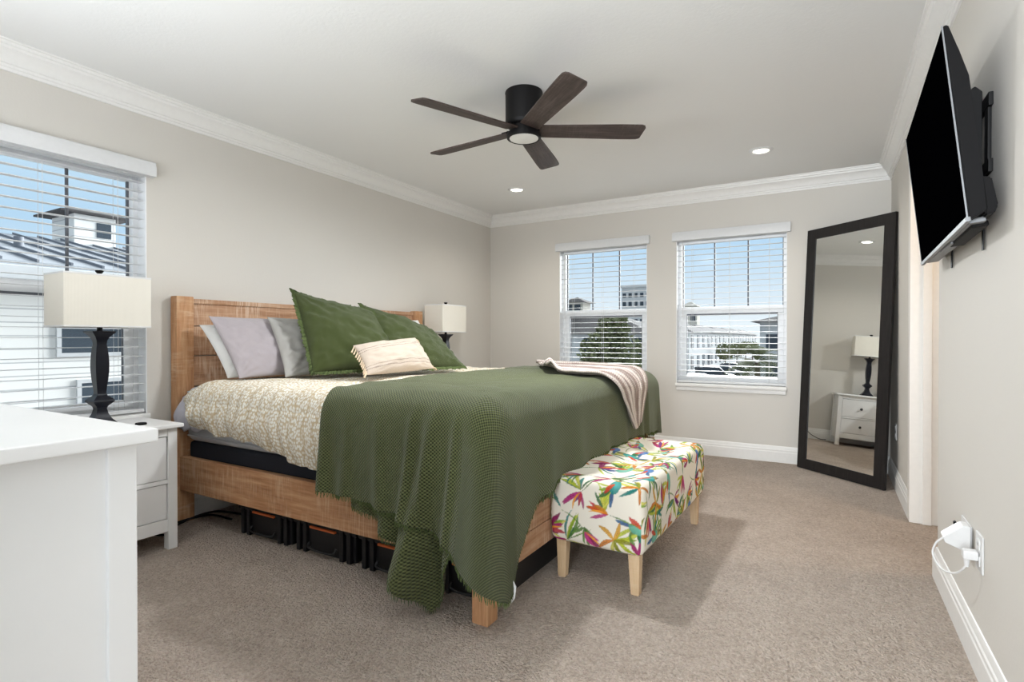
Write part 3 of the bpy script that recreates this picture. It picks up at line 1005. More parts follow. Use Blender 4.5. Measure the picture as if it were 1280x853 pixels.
G = 'sleeping pillows along the headboard'
pillow('pillow', M['whitecase'], (0.40, -3.385, 0.850), (0.42, -2.72, 0.850), (0.17, -2.74, 1.165), (0.155, -3.405, 1.155), 0.085,
       'white pillow behind the lilac grey pillow at the near end of the headboard', 0.05, 3, 0.014, group=G)
pillow('pillow', M['lilac'], (0.485, -3.370, 0.850), (0.49, -2.86, 0.850), (0.22, -2.88, 1.205), (0.225, -3.390, 1.205), 0.070,
       'lilac grey pillow in front of the white pillow nearest the left wall window', 0.05, 5, 0.013, group=G)
pillow('pillow', M['greycase'], (0.605, -3.165, 0.850), (0.62, -2.46, 0.850), (0.315, -2.50, 1.195), (0.330, -3.085, 1.208), 0.085,
       'grey pillow leaning between the lilac grey pillow and the large green cushion', 0.06, 8, 0.020, group=G)
pillow('pillow', M['whitecase'], (0.42, -2.16, 0.850), (0.42, -1.46, 0.850), (0.19, -1.49, 1.235), (0.18, -2.14, 1.225), 0.085,
       'white pillow mostly hidden behind the green cushion nearer the far lamp', 0.05, 12, 0.014, group=G)
GG = 'large green frayed cushions'
for BL, BR, TR, TL, lab, sd, bd in (
        ((0.735, -3.085, 0.868), (0.930, -2.49, 0.868), (0.60, -2.470, 1.255), (0.44, -2.985, 1.362), 'large green frayed cushion standing beside the grey pillow', 21, 0.02),
        ((0.900, -2.62, 0.868), (1.060, -2.025, 0.862), (0.66, -1.905, 1.125), (0.50, -2.475, 1.300), 'large green frayed cushion slumped behind the cream lumbar cushion', 27, 0.02)):
    o, ring, nrm, cen = pillow('cushion', M['greenpillow'], BL, BR, TR, TL, 0.118, lab, 0.055, sd, 0.016, cat='cushion', group=GG, bend=0.012, power=0.5)
    frayed(o, ring, nrm, cen, sd)
LB = dict(BL=(1.125, -3.035, 0.872), BR=(1.035, -2.335, 0.872), TR=(0.90, -2.365, 1.080), TL=(0.965, -2.985, 1.035))
lum, ring, nrm, cen = pillow('lumbar_cushion', M['lumbar'], LB['BL'], LB['BR'], LB['TR'], LB['TL'], 0.075,
                             'small cream striped lumbar cushion with tassel ends in front of the green cushions', 0.05, 33, 0.010, cat='cushion', power=0.5)
rnd = random.Random(9)
for side, (b, t) in enumerate(((LB['BL'], LB['TL']), (LB['BR'], LB['TR']))):
    b, t = Vector(b), Vector(t)
    out = (Vector(LB['BL'])-Vector(LB['BR'])).normalized()*(1 if side == 0 else -1)
    for k in range(12):
        f = (k+0.5)/12
        p = b.lerp(t, f)-out*(0.030*(1-(2*f-1)**2))
        bm = bmesh.new()
        q = p+out*0.034+Vector((0.012, 0, -0.030-0.006*rnd.random()))
        q.z = max(q.z, 0.862)
        mid = (p+q)/2+Vector((0.004, 0, 0.006))
        tube(bm, [p, mid, q], [0.0030, 0.0038, 0.0050], 6)
        fin('tassel', bm, M['tassel'], lum)

# ------------------------------------------------------------------ upholstered bench at the foot
def floral_image(Lu, Lv, res):
    """tropical print painted as a small pigment map: leaves, blooms and birds"""
    H_, W_ = int(Lv/res), int(Lu/res)
    img = np.ones((H_, W_, 3))*np.array(lin(232, 226, 212)[:3])
    r = random.Random(12)
    L = lambda *c: np.array(lin(*c)[:3])
    greens = [L(58, 104, 62), L(126, 158, 44), L(176, 186, 62), L(44, 120, 112), L(92, 128, 60), L(200, 196, 90)]
    blooms = [L(156, 42, 104), L(190, 66, 132), L(216, 96, 46), L(226, 150, 52), L(120, 52, 120), L(196, 52, 72)]
    birds = [L(48, 136, 132), L(64, 106, 160), L(96, 160, 140)]
    yy, xx = np.mgrid[0:H_, 0:W_]
    def stroke(p0, p1, p2, w, c0, c1, rib=0.0, pw=0.7):
        p0, p1, p2 = (np.array(q, float)/res for q in (p0, p1, p2))
        w = w/res
        mn = np.floor(np.minimum(np.minimum(p0, p1), p2)-w-2).astype(int); mx = np.ceil(np.maximum(np.maximum(p0, p1), p2)+w+2).astype(int)
        x0, y0 = max(mn[0], 0), max(mn[1], 0); x1, y1 = min(mx[0], W_), min(mx[1], H_)
        if x1 <= x0 or y1 <= y0: return
        X, Y = xx[y0:y1, x0:x1], yy[y0:y1, x0:x1]
        best = np.full(X.shape, 1e9); bt = np.zeros(X.shape)
        for t in np.linspace(0, 1, 26):
            c = (1-t)**2*p0+2*t*(1-t)*p1+t*t*p2
            d = np.hypot(X-c[0], Y-c[1])-w*math.sin(PI*min(0.02+t*0.96, 1))**pw
            m = d < best
            best[m] = d[m]; bt[m] = t
        al = np.clip(0.5-best, 0, 1)[..., None]*0.93
        colr = c0*(1-bt[..., None])+c1*bt[..., None]
        depth = np.clip(-best/max(w, 1e-6), 0, 1)[..., None]
        colr = colr*(0.78+0.34*depth)
        if rib:
            colr = np.where(depth > 0.80, colr*0.55, colr)
        img[y0:y1, x0:x1] = img[y0:y1, x0:x1]*(1-al)+colr*al
    def leaf(x, y, a, ln, w, c0, c1, rib=0.0, curve=0.25):
        d = np.array([math.cos(a), math.sin(a)]); n_ = np.array([-d[1], d[0]])
        p0 = np.array([x, y]); p2 = p0+d*ln; p1 = p0+d*ln*0.5+n_*ln*curve*r.uniform(-1, 1)
        stroke(p0, p1, p2, w, c0, c1, rib)
    def spray(x, y, a):
        for k in range(r.randint(5, 7)):
            c = r.choice(greens); leaf(x, y, a+r.uniform(-1.15, 1.15), r.uniform(0.07, 0.14), r.uniform(0.005, 0.010), c*0.85, np.minimum(c*1.25, 0.9), 0.5)
    def bloom(x, y, a):
        leaf(x, y, a+PI, 0.14, 0.0035, greens[0], greens[1])
        for k in range(6):
            c = r.choice(blooms[:2] if r.random() < 0.6 else blooms); leaf(x, y, a+r.uniform(-0.7, 0.7), r.uniform(0.06, 0.11), r.uniform(0.006, 0.011), c, c*r.uniform(0.5, 1.2), 0.4, 0.15)
        leaf(x, y, a+r.uniform(-.3, .3), 0.09, 0.005, L(226, 130, 44), L(240, 180, 70))
    def bird(x, y, a):
        c = r.choice(birds); d = np.array([math.cos(a), math.sin(a)]); n_ = np.array([-d[1], d[0]])
        leaf(x-d[0]*.02, y-d[1]*.02, a+PI, 0.075, 0.009, L(44, 70, 130), L(60, 110, 150), 0.5, 0.1)
        stroke((x-d[0]*.035, y-d[1]*.035), (x+n_[0]*.012, y+n_[1]*.012), (x+d[0]*.06, y+d[1]*.06), 0.024, c, np.minimum(c*1.5, 0.9), 0, 0.9)
        leaf(x+d[0]*.02, y+d[1]*.02, a+PI+.5, 0.07, 0.010, L(216, 90, 40), L(190, 60, 60), 0.5, 0.1)
        stroke((x+d[0]*.05, y+d[1]*.05), (x+d[0]*.058, y+d[1]*.058), (x+d[0]*.068, y+d[1]*.068), 0.013, L(224, 176, 70), L(60, 90, 90), 0, 0.9)
        leaf(x+d[0]*.066, y+d[1]*.066, a, 0.022, 0.004, L(30, 28, 34), L(30, 28, 34))
    pts = []
    for tries in range(4000):
        x, y = r.uniform(0, Lu), r.uniform(0, Lv)
        if all(math.hypot(x-a, y-b) > 0.106 for a, b in pts):
            pts.append((x, y))
    for i, (x, y) in enumerate(pts):
        spray(x, y, r.uniform(0, 2*PI))
    for i, (x, y) in enumerate(pts):
        a = r.uniform(0, 2*PI)
        k = i % 4
        if k in (0, 2): bloom(x+r.uniform(-.02, .02), y+r.uniform(-.02, .02), a)
        elif k == 1: bird(x, y, a)
        else:
            for q in range(5):
                c = r.choice([L(214, 130, 44), L(226, 168, 60), L(150, 150, 50)]); leaf(x, y, a+q*1.25, 0.085, 0.010, c, c*0.75, 0.5)
    return img

def make_bench():
    L_, Wd = 1.115, 0.425
    b = thing('upholstered_bench', 'bench covered in white fabric with colourful tropical birds and leaves', 'bench', (2.476, -2.478, 0), math.radians(-1.6))
    lo = np.array([-Wd/2, -L_/2, 0.168]); hi = np.array([Wd/2, L_/2, 0.468]); r = 0.036
    res = 0.0022
    h = hi[2]-lo[2]
    img = floral_image(L_+2*h, Wd+2*h, res)
    Ps, Us = [], []
    def face(fn, nu, nv):
        u, v = np.meshgrid(np.linspace(0, 1, nu), np.linspace(0, 1, nv), indexing='ij')
        q = fn(u, v)
        inner = np.clip(q, lo+r, hi-r)
        d = q-inner; ln = np.linalg.norm(d, axis=-1, keepdims=True)
        p = inner+d/np.maximum(ln, 1e-9)*r
        # print unfolds from the top down over the sides
        X, Y, Z = q[..., 0], q[..., 1], q[..., 2]
        dz = hi[2]-Z
        side_x = (np.abs(X) > Wd/2-1e-6)
        U = Y+L_/2+h; V = X+Wd/2+h
        if fn.__name__ == 'fx': V = V+np.sign(X)*dz
        if fn.__name__ == 'fy': U = U+np.sign(Y)*dz
        # soft seat: sagging middle, dimpled along the centre line, plump rim
        X, Y, Z = p[..., 0], p[..., 1], p[..., 2]
        t = np.clip((Z-(hi[2]-0.06))/0.06, 0, 1)
        rim = np.clip(np.minimum((Wd/2-np.abs(X))/0.17, (L_/2-np.abs(Y))/0.22), 0, 1)
        sag = 0.016*rim**1.2
        for cy in (-0.33, 0.0, 0.33):
            sag = sag+0.022*np.exp(-((Y-cy)**2/0.0085+X**2/0.006))
        p[..., 2] -= sag*t
        bul = np.sin(np.clip((Z-lo[2])/h, 0, 1)*PI)*0.006
        p[..., 0] += np.sign(X)*bul*(np.abs(X) > Wd/2-r*1.01)
        p[..., 1] += np.sign(Y)*bul*(np.abs(Y) > L_/2-r*1.01)
        Ps.append(p); Us.append(np.stack([U, V], -1))
    s = lambda n_: n_
    def ft(u, v): return np.stack([lo[0]+u*Wd, lo[1]+v*L_, np.full(u.shape, hi[2])], -1)
    def fb(u, v): return np.stack([lo[0]+u*Wd, lo[1]+v*L_, np.full(u.shape, lo[2])], -1)
    face(ft, 150, 390)
    for sx in (lo[0], hi[0]):
        def fx(u, v): return np.stack([np.full(u.shape, sx), lo[1]+u*L_, lo[2]+v*h], -1)
        face(fx, 390, 96)
    for sy in (lo[1], hi[1]):
        def fy(u, v): return np.stack([lo[0]+u*Wd, np.full(u.shape, sy), lo[2]+v*h], -1)
        face(fy, 150, 96)
    face(fb, 20, 40)
    U = np.concatenate([q.reshape(-1, 2) for q in Us])
    iu = np.clip((U[:, 0]/res).astype(int), 0, img.shape[1]-1); iv = np.clip((U[:, 1]/res).astype(int), 0, img.shape[0]-1)
    col = np.ones((len(U), 4)); col[:, :3] = img[iv, iu]
    o = grid_obj('upholstery', Ps, Us, M['floral'], b, col=col)
    weld(o, 0.0003)
    o.data.update()
    for sx in (-1, 1):
        for sy in (-1, 1):
            bm = bmesh.new()
            cx, cy = sx*(Wd/2-0.042), sy*(L_/2-0.048)
            prof = [(0.026, 0.2), (0.017, 0.0)]
            vs = []
            for hw, z in ((0.018, 0.0), (0.025, 0.185)):
                vs.append([bm.verts.new((cx+a*hw-(sx*0.003 if z else 0), cy+c*hw, z)) for a, c in ((-1, -1), (1, -1), (1, 1), (-1, 1))])
            for k in range(4):
                bm.faces.new([vs[0][k], vs[0][(k+1) % 4], vs[1][(k+1) % 4], vs[1][k]])
            bm.faces.new(vs[0][::-1]); bm.faces.new(vs[1])
            bmesh.ops.bevel(bm, geom=list(bm.edges), offset=0.003, segments=2, affect='EDGES')
            fin('leg', bm, M['legwood'], b)
    for cy in (-0.33, 0.0, 0.33):
        bm = bmesh.new(); lathe(bm, [(0.001, 0.006), (0.007, 0.005), (0.011, 0.001), (0.011, -0.004)], (0, cy, 0.468-0.016-0.022+0.002), 14)
        fin('tuft_button', bm, plain('button_linen', lin(214, 208, 190), 0.9), b)
    return b
make_bench()

# ------------------------------------------------------------------ storage totes under the bed
def make_tote(label):
    t = thing('storage_tote', label, 'storage box', group='black storage totes under the bed')
    bm = bmesh.new()
    box(bm, (0.015, 0.012, 0.0), (0.435, 0.70, 0.130), 0.012)
    fin('body', bm, M['tote'], t)
    for x in (0.045, 0.095, 0.355, 0.405):
        bm = bmesh.new(); box(bm, (x-0.013, -0.006, 0.0), (x+0.013, 0.03, 0.148), 0.004); fin('rib', bm, M['tote'], t)
    bm = bmesh.new(); box(bm, (0.0, 0.0, 0.130), (0.45, 0.71, 0.172), 0.01); box(bm, (0.03, 0.03, 0.17), (0.42, 0.68, 0.180), 0.004); fin('lid', bm, M['tote'], t)
    bm = bmesh.new(); box(bm, (0.135, -0.010, 0.128), (0.315, 0.004, 0.140), 0.003); fin('latch', bm, M['orange'], t)
    bm = bmesh.new(); tube(bm, smoothpath([(0.13, -0.004, 0.055), (0.14, -0.016, 0.035), (0.225, -0.020, 0.030), (0.31, -0.016, 0.035), (0.32, -0.004, 0.055)], 5), 0.007, 8); fin('handle', bm, M['tote'], t)
    return t
tt = make_tote('black tote with orange latch under the bed, nearest the headboard')
for k, (x, y, rz, lab) in enumerate(((0.495, -3.385, 0, None), (0.955, -3.385, 0, 'black tote with orange latch under the bed, second from the headboard'),
                              (1.415, -3.385, 0, 'black tote with orange latch under the bed, partly behind the green throw'),
                              (1.878, -3.385, 0, 'narrower black tote under the foot end of the bed, behind the bench legs'))):
    o = tt if k == 0 else copy_tree(tt)
    o.location = (x, y, 0); o.rotation_euler = (0, 0, rz)
    if lab: o['label'] = lab
    if k == 3: o.scale = (0.69, 1, 1)
bm = bmesh.new()
tube(bm, smoothpath([(0.30, -3.30, 0.012), (0.16, -3.36, 0.03), (0.10, -3.55, 0.016), (0.17, -3.66, 0.012), (0.24, -3.60, 0.012), (0.12, -3.50, 0.014), (0.22, -3.36, 0.06), (0.42, -3.28, 0.05), (0.46, -3.2, 0.015)], 8), 0.006, 8)
tag(fin('power_cord', bm, M['blackplastic']), 'black power cord curling on the carpet beside the headboard post', 'cord')

# ------------------------------------------------------------------ white furniture
def make_nightstand(label, loc):
    t = thing('nightstand', label, 'nightstand', loc, group='white two-drawer nightstands')
    d, w, h = 0.40, 0.50, 0.64                     # local x = depth towards the room, y = width
    bm = bmesh.new(); box(bm, (-0.004, -w/2-0.022, h-0.020), (d+0.024, w/2+0.022, h), 0.005); fin('top', bm, M['white'], t)
    for x in (0.0, d-0.045):
        for y in (-w/2, w/2-0.045):
            bm = bmesh.new(); box(bm, (x, y, 0), (x+0.045, y+0.045, h-0.02), 0.003); fin('leg', bm, M['white'], t)
    bm = bmesh.new()
    for y in (-w/2+0.010, w/2-0.026):
        box(bm, (0.02, y, 0.09), (d-0.02, y+0.016, h-0.02))
    box(bm, (0.01, -w/2+0.01, 0.09), (0.022, w/2-0.01, h-0.02))
    fin('side_panel', bm, M['white'], t)
    for z0, z1 in ((0.578, 0.62), (0.338, 0.358), (0.092, 0.156)):
        bm = bmesh.new(); box(bm, (d-0.035, -w/2+0.04, z0), (d-0.006, w/2-0.04, z1), 0.002); fin('front_rail', bm, M['white'], t)
    bm = bmesh.new(); box(bm, (0.03, -w/2+0.03, 0.10), (d-0.04, w/2-0.03, 0.60)); fin('carcass', bm, M['gap'], t)
    for z0, z1 in ((0.361, 0.575), (0.159, 0.335)):
        bm = bmesh.new(); box(bm, (d-0.032, -w/2+0.0485, z0), (d-0.010, w/2-0.0485, z1), 0.002); dr = fin('drawer', bm, M['white'], t)
        bm = bmesh.new(); zc = (z0+z1)/2
        prof = [(0.0001, 0.0), (0.007, 0.0), (0.006, 0.012), (0.013, 0.018), (0.015, 0.024), (0.012, 0.029), (0.0001, 0.031)]
        lathe(bm, prof, (0, 0, 0), 20)
        bmesh.ops.rotate(bm, verts=bm.verts, cent=(0, 0, 0), matrix=Matrix.Rotation(PI/2, 3, 'Y'))
        bmesh.ops.translate(bm, verts=bm.verts, vec=(d-0.010, 0, zc))
        fin('knob', bm, M['knob'], dr)
    return t
ns = make_nightstand('white two-drawer nightstand between the dresser and the bed', (0.034, -3.928, 0))
n2 = copy_tree(ns); n2.location = (0.034, -1.016, 0); n2['label'] = 'white two-drawer nightstand in the far corner, seen in the mirror'

def make_lamp(label, loc):
    t = thing('table_lamp', label, 'lamp', loc, group='navy baluster lamps with box shades')
    q = math.sqrt(2)
    prof = [(0.062, 0.0), (0.062, 0.010), (0.050, 0.022), (0.036, 0.040), (0.026, 0.064), (0.021, 0.088), (0.024, 0.100), (0.044, 0.122), (0.046, 0.128), (0.044, 0.134), (0.024, 0.152), (0.019, 0.166),
            (0.021, 0.190), (0.0255, 0.230), (0.0285, 0.275), (0.029, 0.310), (0.0275, 0.350), (0.024, 0.390), (0.0215, 0.408), (0.023, 0.425), (0.032, 0.446), (0.046, 0.462), (0.050, 0.466), (0.050, 0.472), (0.012, 0.474)]
    bm = bmesh.new(); lathe(bm, [(r*q, z) for r, z in prof], n=4, turn=PI/4)
    fin('base', bm, M['navy'], t, angle=35)
    bm = bmesh.new(); lathe(bm, [(0.012, 0.47), (0.012, 0.50), (0.017, 0.502), (0.017, 0.55), (0.004, 0.552), (0.004, 0.745)], n=16); fin('socket', bm, M['black'], t)
    bm = bmesh.new(); lathe(bm, [(0.0045, 0.742), (0.006, 0.752), (0.017, 0.766), (0.0175, 0.772), (0.012, 0.774)], n=16); fin('finial', bm, M['black'], t)
    hx, hy, z0, z1, th = 0.105, 0.185, 0.490, 0.746, 0.003
    bm = bmesh.new()
    for lo, hi in (((-hx, -hy, z0), (-hx+th, hy, z1)), ((hx-th, -hy, z0), (hx, hy, z1)), ((-hx+th, -hy, z0), (hx-th, -hy+th, z1)), ((-hx+th, hy-th, z0), (hx-th, hy, z1))):
        box(bm, lo, hi, 0.001)
    sh = fin('lamp_shade', bm, M['shade'], t, smooth=False)
    uvl = sh.data.uv_layers.new(name='UVMap')
    for p_ in sh.data.polygons:
        for li in p_.loop_indices:
            c = sh.data.vertices[sh.data.loops[li].vertex_index].co
            uvl.data[li].uv = (c.x+c.y, c.z)
    bm = bmesh.new()
    for z in (z0, z1-0.008):
        bm = bmesh.new()
        for lo, hi in (((-hx-.001, -hy-.001, z), (-hx+th, hy+.001, z+0.008)), ((hx-th, -hy-.001, z), (hx+.001, hy+.001, z+0.008)), ((-hx+th, -hy-.001, z), (hx-th, -hy+th, z+0.008)), ((-hx+th, hy-th, z), (hx-th, hy+.001, z+0.008))):
            box(bm, lo, hi, 0.0008)
        fin('shade_trim', bm, M['plate'], sh)
    bm = bmesh.new()
    for a in (0, PI/2):
        cone(bm, (-hx*math.cos(a)-hy*math.sin(a), -hy*math.sin(a)*0, 0.742) if a == 0 else (0, -hy, 0.742), (hx, 0, 0.742) if a == 0 else (0, hy, 0.742), 0.002, 0.002, 6)
    fin('harp', bm, M['black'], t)
    return t
lp = make_lamp('navy baluster lamp with box shade in front of the left wall window', (0.21, -3.928, 0.64))
l2 = copy_tree(lp); l2.location = (0.20, -1.10, 0.64); l2['label'] = 'navy baluster lamp with box shade near the far corner beyond the bed'
bm = bmesh.new(); lathe(bm, [(0.024, 0.0), (0.026, 0.004), (0.024, 0.010), (0.010, 0.012)], (0.33, -3.80, 0.64), 24)
tag(fin('charging_puck', bm, M['blackplastic']), 'small flat black disc on the nightstand beside the near lamp', 'charger')
bm = bmesh.new(); lathe(bm, [(0.030, 0.0), (0.033, 0.006), (0.034, 0.075), (0.032, 0.078), (0.029, 0.070), (0.028, 0.010)], (0.30, -1.235, 0.64), 28)
tag(fin('cup', bm, M['plate']), 'small white cup on the far nightstand, seen in the mirror', 'cup')

def make_dresser():
    x0, x1, y0, y1, h = 0.95, 2.562, -5.345, -4.838, 0.96
    t = thing('dresser', 'long white dresser in the left foreground', 'dresser', (x0, y0, 0))
    w, d = x1-x0, y1-y0
    bm = bmesh.new(); box(bm, (0, 0, h-0.018), (w, d, h), 0.003); fin('top', bm, M['white'], t)
    o = 0.018
    for x in (o, w-o-0.04):
        for y in (o, d-o-0.034):
            bm = bmesh.new(); box(bm, (x, y, 0), (x+0.04, y+0.034, h-0.018), 0.002); fin('leg', bm, M['white'], t)
    for x in (o+0.006, w-o-0.022):
        bm = bmesh.new(); box(bm, (x, o+0.03, 0.10), (x+0.016, d-o-0.03, h-0.018)); fin('end_panel', bm, M['white'], t)
    bm = bmesh.new(); box(bm, (o+0.01, o+0.006, 0.10), (w-o-0.01, o+0.016, h-0.018)); fin('back_panel', bm, M['white'], t)
    bm = bmesh.new(); box(bm, (o+0.03, o+0.02, 0.10), (w-o-0.03, d-o-0.03, h-0.03)); fin('carcass', bm, M['gap'], t)
    for z0, z1 in ((0.10, 0.16), (h-0.045, h-0.018)):
        bm = bmesh.new(); box(bm, (o+0.04, d-o-0.03, z0), (w-o-0.04, d-o-0.004, z1), 0.002); fin('front_rail', bm, M['white'], t)
    rows = [(0.165, 0.385, 2), (0.390, 0.610, 2), (0.615, 0.760, 4 if False else 2), (0.765, 0.910, 4)]
    for z0, z1, n in rows:
        ww = (w-2*o-0.08)/n
        for k in range(n):
            xa = o+0.04+k*ww
            bm = bmesh.new(); box(bm, (xa+0.003, d-o-0.028, z0), (xa+ww-0.003, d-o-0.006, z1), 0.003); dr = fin('drawer', bm, M['white'], t)
            for q in ((0.5,) if n == 4 else (0.25, 0.75)):
                bm = bmesh.new(); lathe(bm, [(0.0001, 0.0), (0.007, 0.0), (0.006, 0.012), (0.014, 0.020), (0.013, 0.028), (0.0001, 0.031)], n=18)
                bmesh.ops.rotate(bm, verts=bm.verts, cent=(0, 0, 0), matrix=Matrix.Rotation(-PI/2, 3, 'X'))
                bmesh.ops.translate(bm, verts=bm.verts, vec=(xa+ww*q, d-o-0.006, (z0+z1)/2))
                fin('knob', bm, M['knob'], dr)
make_dresser()

# ------------------------------------------------------------------ ceiling fan
def make_fan():
    t = thing('ceiling_fan', 'flush black ceiling fan with five dark wooden blades', 'ceiling fan', (1.853, -2.559, ZC))
    bm = bmesh.new(); lathe(bm, [(0.104, 0.0), (0.106, -0.006), (0.104, -0.012), (0.103, -0.165), (0.098, -0.186), (0.086, -0.196)], n=48); fin('motor_housing', bm, M['black'], t)
    bm = bmesh.new(); lathe(bm, [(0.080, -0.190), (0.080, -0.228), (0.070, -0.232)], n=40); fin('hub', bm, M['black'], t)
    bm = bmesh.new(); lathe(bm, [(0.082, -0.226), (0.094, -0.230), (0.096, -0.238), (0.095, -0.256), (0.088, -0.260), (0.083, -0.256)], n=48); lr = fin('light_ring', bm, M['black'], t)
    bm = bmesh.new(); lathe(bm, [(0.083, -0.250), (0.080, -0.258), (0.055, -0.262), (0.0005, -0.263)], n=40); fin('lens', bm, M['fanlens'], lr)
    light('fan_lamp', 'AREA', (1.853, -2.559, ZC-0.268), (0, 0, 0), 30, (0.95, 0.975, 1.0), shape='DISK', size=0.16)
    for k in range(5):
        bm = bmesh.new()
        n = 18
        up, dn = [], []
        L = []
        for i in range(n+1):
            f = i/n
            x = 0.085+f*0.585
            hw = 0.054+0.013*min(1, f*1.3)
            L.append((x, hw))
        tip = L[-1][1]
        lead = [(x, hw) for x, hw in L[:-2]]+[(0.640, tip*0.98), (0.655, tip*0.90), (0.662, tip*0.78)]
        trail = [(x, -hw) for x, hw in L[:-2]]+[(0.650, -tip*0.98), (0.668, -tip*0.86), (0.674, -tip*0.65)]
        poly = lead+trail[::-1]
        prism(bm, poly, 'z', -0.004, 0.004)
        bmesh.ops.bevel(bm, geom=[e for e in bm.edges if len(e.link_faces) == 2 and e.calc_face_angle(0) > 1.2], offset=0.0025, segments=2, affect='EDGES')
        bmesh.ops.rotate(bm, verts=bm.verts, cent=(0, 0, 0), matrix=Matrix.Rotation(math.radians(FAN_PITCH), 3, 'X'))
        o = fin('blade', bm, M['fanwood'], t, angle=30)
        o.location = (0, 0, -0.214); o.rotation_euler = (0, 0, math.radians(-112.5+72*k))
        bm = bmesh.new()
        box(bm, (0.060, -0.030, -0.004), (0.135, 0.030, 0.010), 0.003)
        for q in ((0.10, 0.016), (0.10, -0.016), (0.124, 0.0)):
            cone(bm, (q[0], q[1], 0.009), (q[0], q[1], 0.013), 0.005, 0.004, 10)
        bmesh.ops.rotate(bm, verts=bm.verts, cent=(0, 0, 0), matrix=Matrix.Rotation(math.radians(FAN_PITCH), 3, 'X'))
        bmesh.ops.translate(bm, verts=bm.verts, vec=(0, 0, 0.006))
        fin('blade_arm', bm, M['black'], o)
FAN_PITCH = -12
make_fan()

# ------------------------------------------------------------------ television on its tilting wall mount
def make_tv():
    yaw, til, rol = 0.016, 0.104, -0.010
    a = Vector((math.sin(yaw), math.cos(yaw), 0)); nn = Vector((-math.cos(yaw), math.sin(yaw), 0)); up = Vector((0, 0, 1))
    u2 = up*math.cos(til)+nn*math.sin(til)
    a2 = a*math.cos(rol)+u2*math.sin(rol); u3 = -a*math.sin(rol)+u2*math.cos(rol)
    X, Z = -a2, u3
    Y = Z.cross(X)
    Mx = Matrix(((X.x, Y.x, Z.x, 3.644), (X.y, Y.y, Z.y, -2.763), (X.z, Y.z, Z.z, 1.685), (0, 0, 0, 1)))
    t = thing('television', 'flat black television tilted down from the right wall', 'television')
    t.matrix_world = Mx
    w, h = 1.0, 0.565
    bm = bmesh.new()
    prof = [(0.001, h/2), (0.014, h/2), (0.030, h/2-0.08), (0.044, h/2-0.16), (0.046, -h/2+0.16), (0.046, -h/2+0.02), (0.004, -h/2)]
    prism(bm, prof, 'x', -w/2, w/2)
    bmesh.ops.bevel(bm, geom=list(bm.edges), offset=0.003, segments=2, affect='EDGES')
    fin('casing', bm, M['blackplastic'], t, angle=30)
    bm = bmesh.new()
    prof = [(0.040, -h/2+0.118), (0.064, -h/2+0.110), (0.070, -h/2+0.03), (0.060, -h/2+0.008), (0.040, -h/2+0.008)]
    prism(bm, prof, 'x', -w/2+0.03, w/2-0.004); bmesh.ops.bevel(bm, geom=list(bm.edges), offset=0.004, segments=2, affect='EDGES')
    fin('rear_housing', bm, M['blackplastic'], t, angle=30)
    bm = bmesh.new(); box(bm, (-w/2+0.006, -0.001, -h/2+0.012), (w/2-0.006, 0.002, h/2-0.006)); fin('screen', bm, M['screen'], t)
    bm = bmesh.new(); box(bm, (-w/2, -0.004, -h/2-0.004), (w/2, 0.008, -h/2+0.010), 0.002)
    box(bm, (w/2-0.001, -0.002, -h/2), (w/2+0.0005, 0.002, h/2))
    box(bm, (-w/2-0.0005, -0.002, -h/2), (-w/2+0.001, 0.002, h/2))
    fin('bezel', bm, M['silver'], t)
    bm = bmesh.new(); box(bm, (-w/2+0.06, 0.010, -h/2-0.003), (w/2-0.05, 0.050, -h/2+0.012), 0.003); box(bm, (-0.1, 0.012, -h/2-0.010), (0.12, 0.045, -h/2), 0.004)
    fin('underside_grille', bm, M['silver'], t)
    bm = bmesh.new(); box(bm, (0.05, 0.02, -h/2-0.012), (0.42, 0.060, -h/2+0.004), 0.004); fin('speaker_strip', bm, M['blackplastic'], t)
    # mount
    m = thing('tv_wall_mount', 'black tilting wall bracket behind the television', 'wall mount', (XR, -2.75, 1.70))
    bm = bmesh.new()
    for z in (-0.10, 0.10):
        box(bm, (-0.012, -0.34, z-0.02), (0.0, 0.34, z+0.02), 0.002)
    for y in (-0.30, 0.30):
        box(bm, (-0.010, y-0.02, -0.12), (0.0, y+0.02, 0.12), 0.002)
    fin('wall_plate', bm, M['black'], m)
    for y in (-0.25, 0.25):
        bm = bmesh.new()
        prism(bm, [(-0.012, 0.15), (-0.030, 0.17), (-0.050, 0.155), (-0.062, 0.09), (-0.046, -0.02), (-0.030, -0.10), (-0.018, -0.10), (-0.013, -0.06)], 'y', y-0.016, y+0.016)
        bmesh.ops.bevel(bm, geom=list(bm.edges), offset=0.002, segments=1, affect='EDGES')
        arm = fin('tilt_arm', bm, M['black'], m, angle=30)
        bm = bmesh.new(); box(bm, (-0.008, y-0.010, -0.345), (-0.004, y+0.010, -0.09), 0.001); fin('release_strap', bm, M['black'], arm)
make_tv()

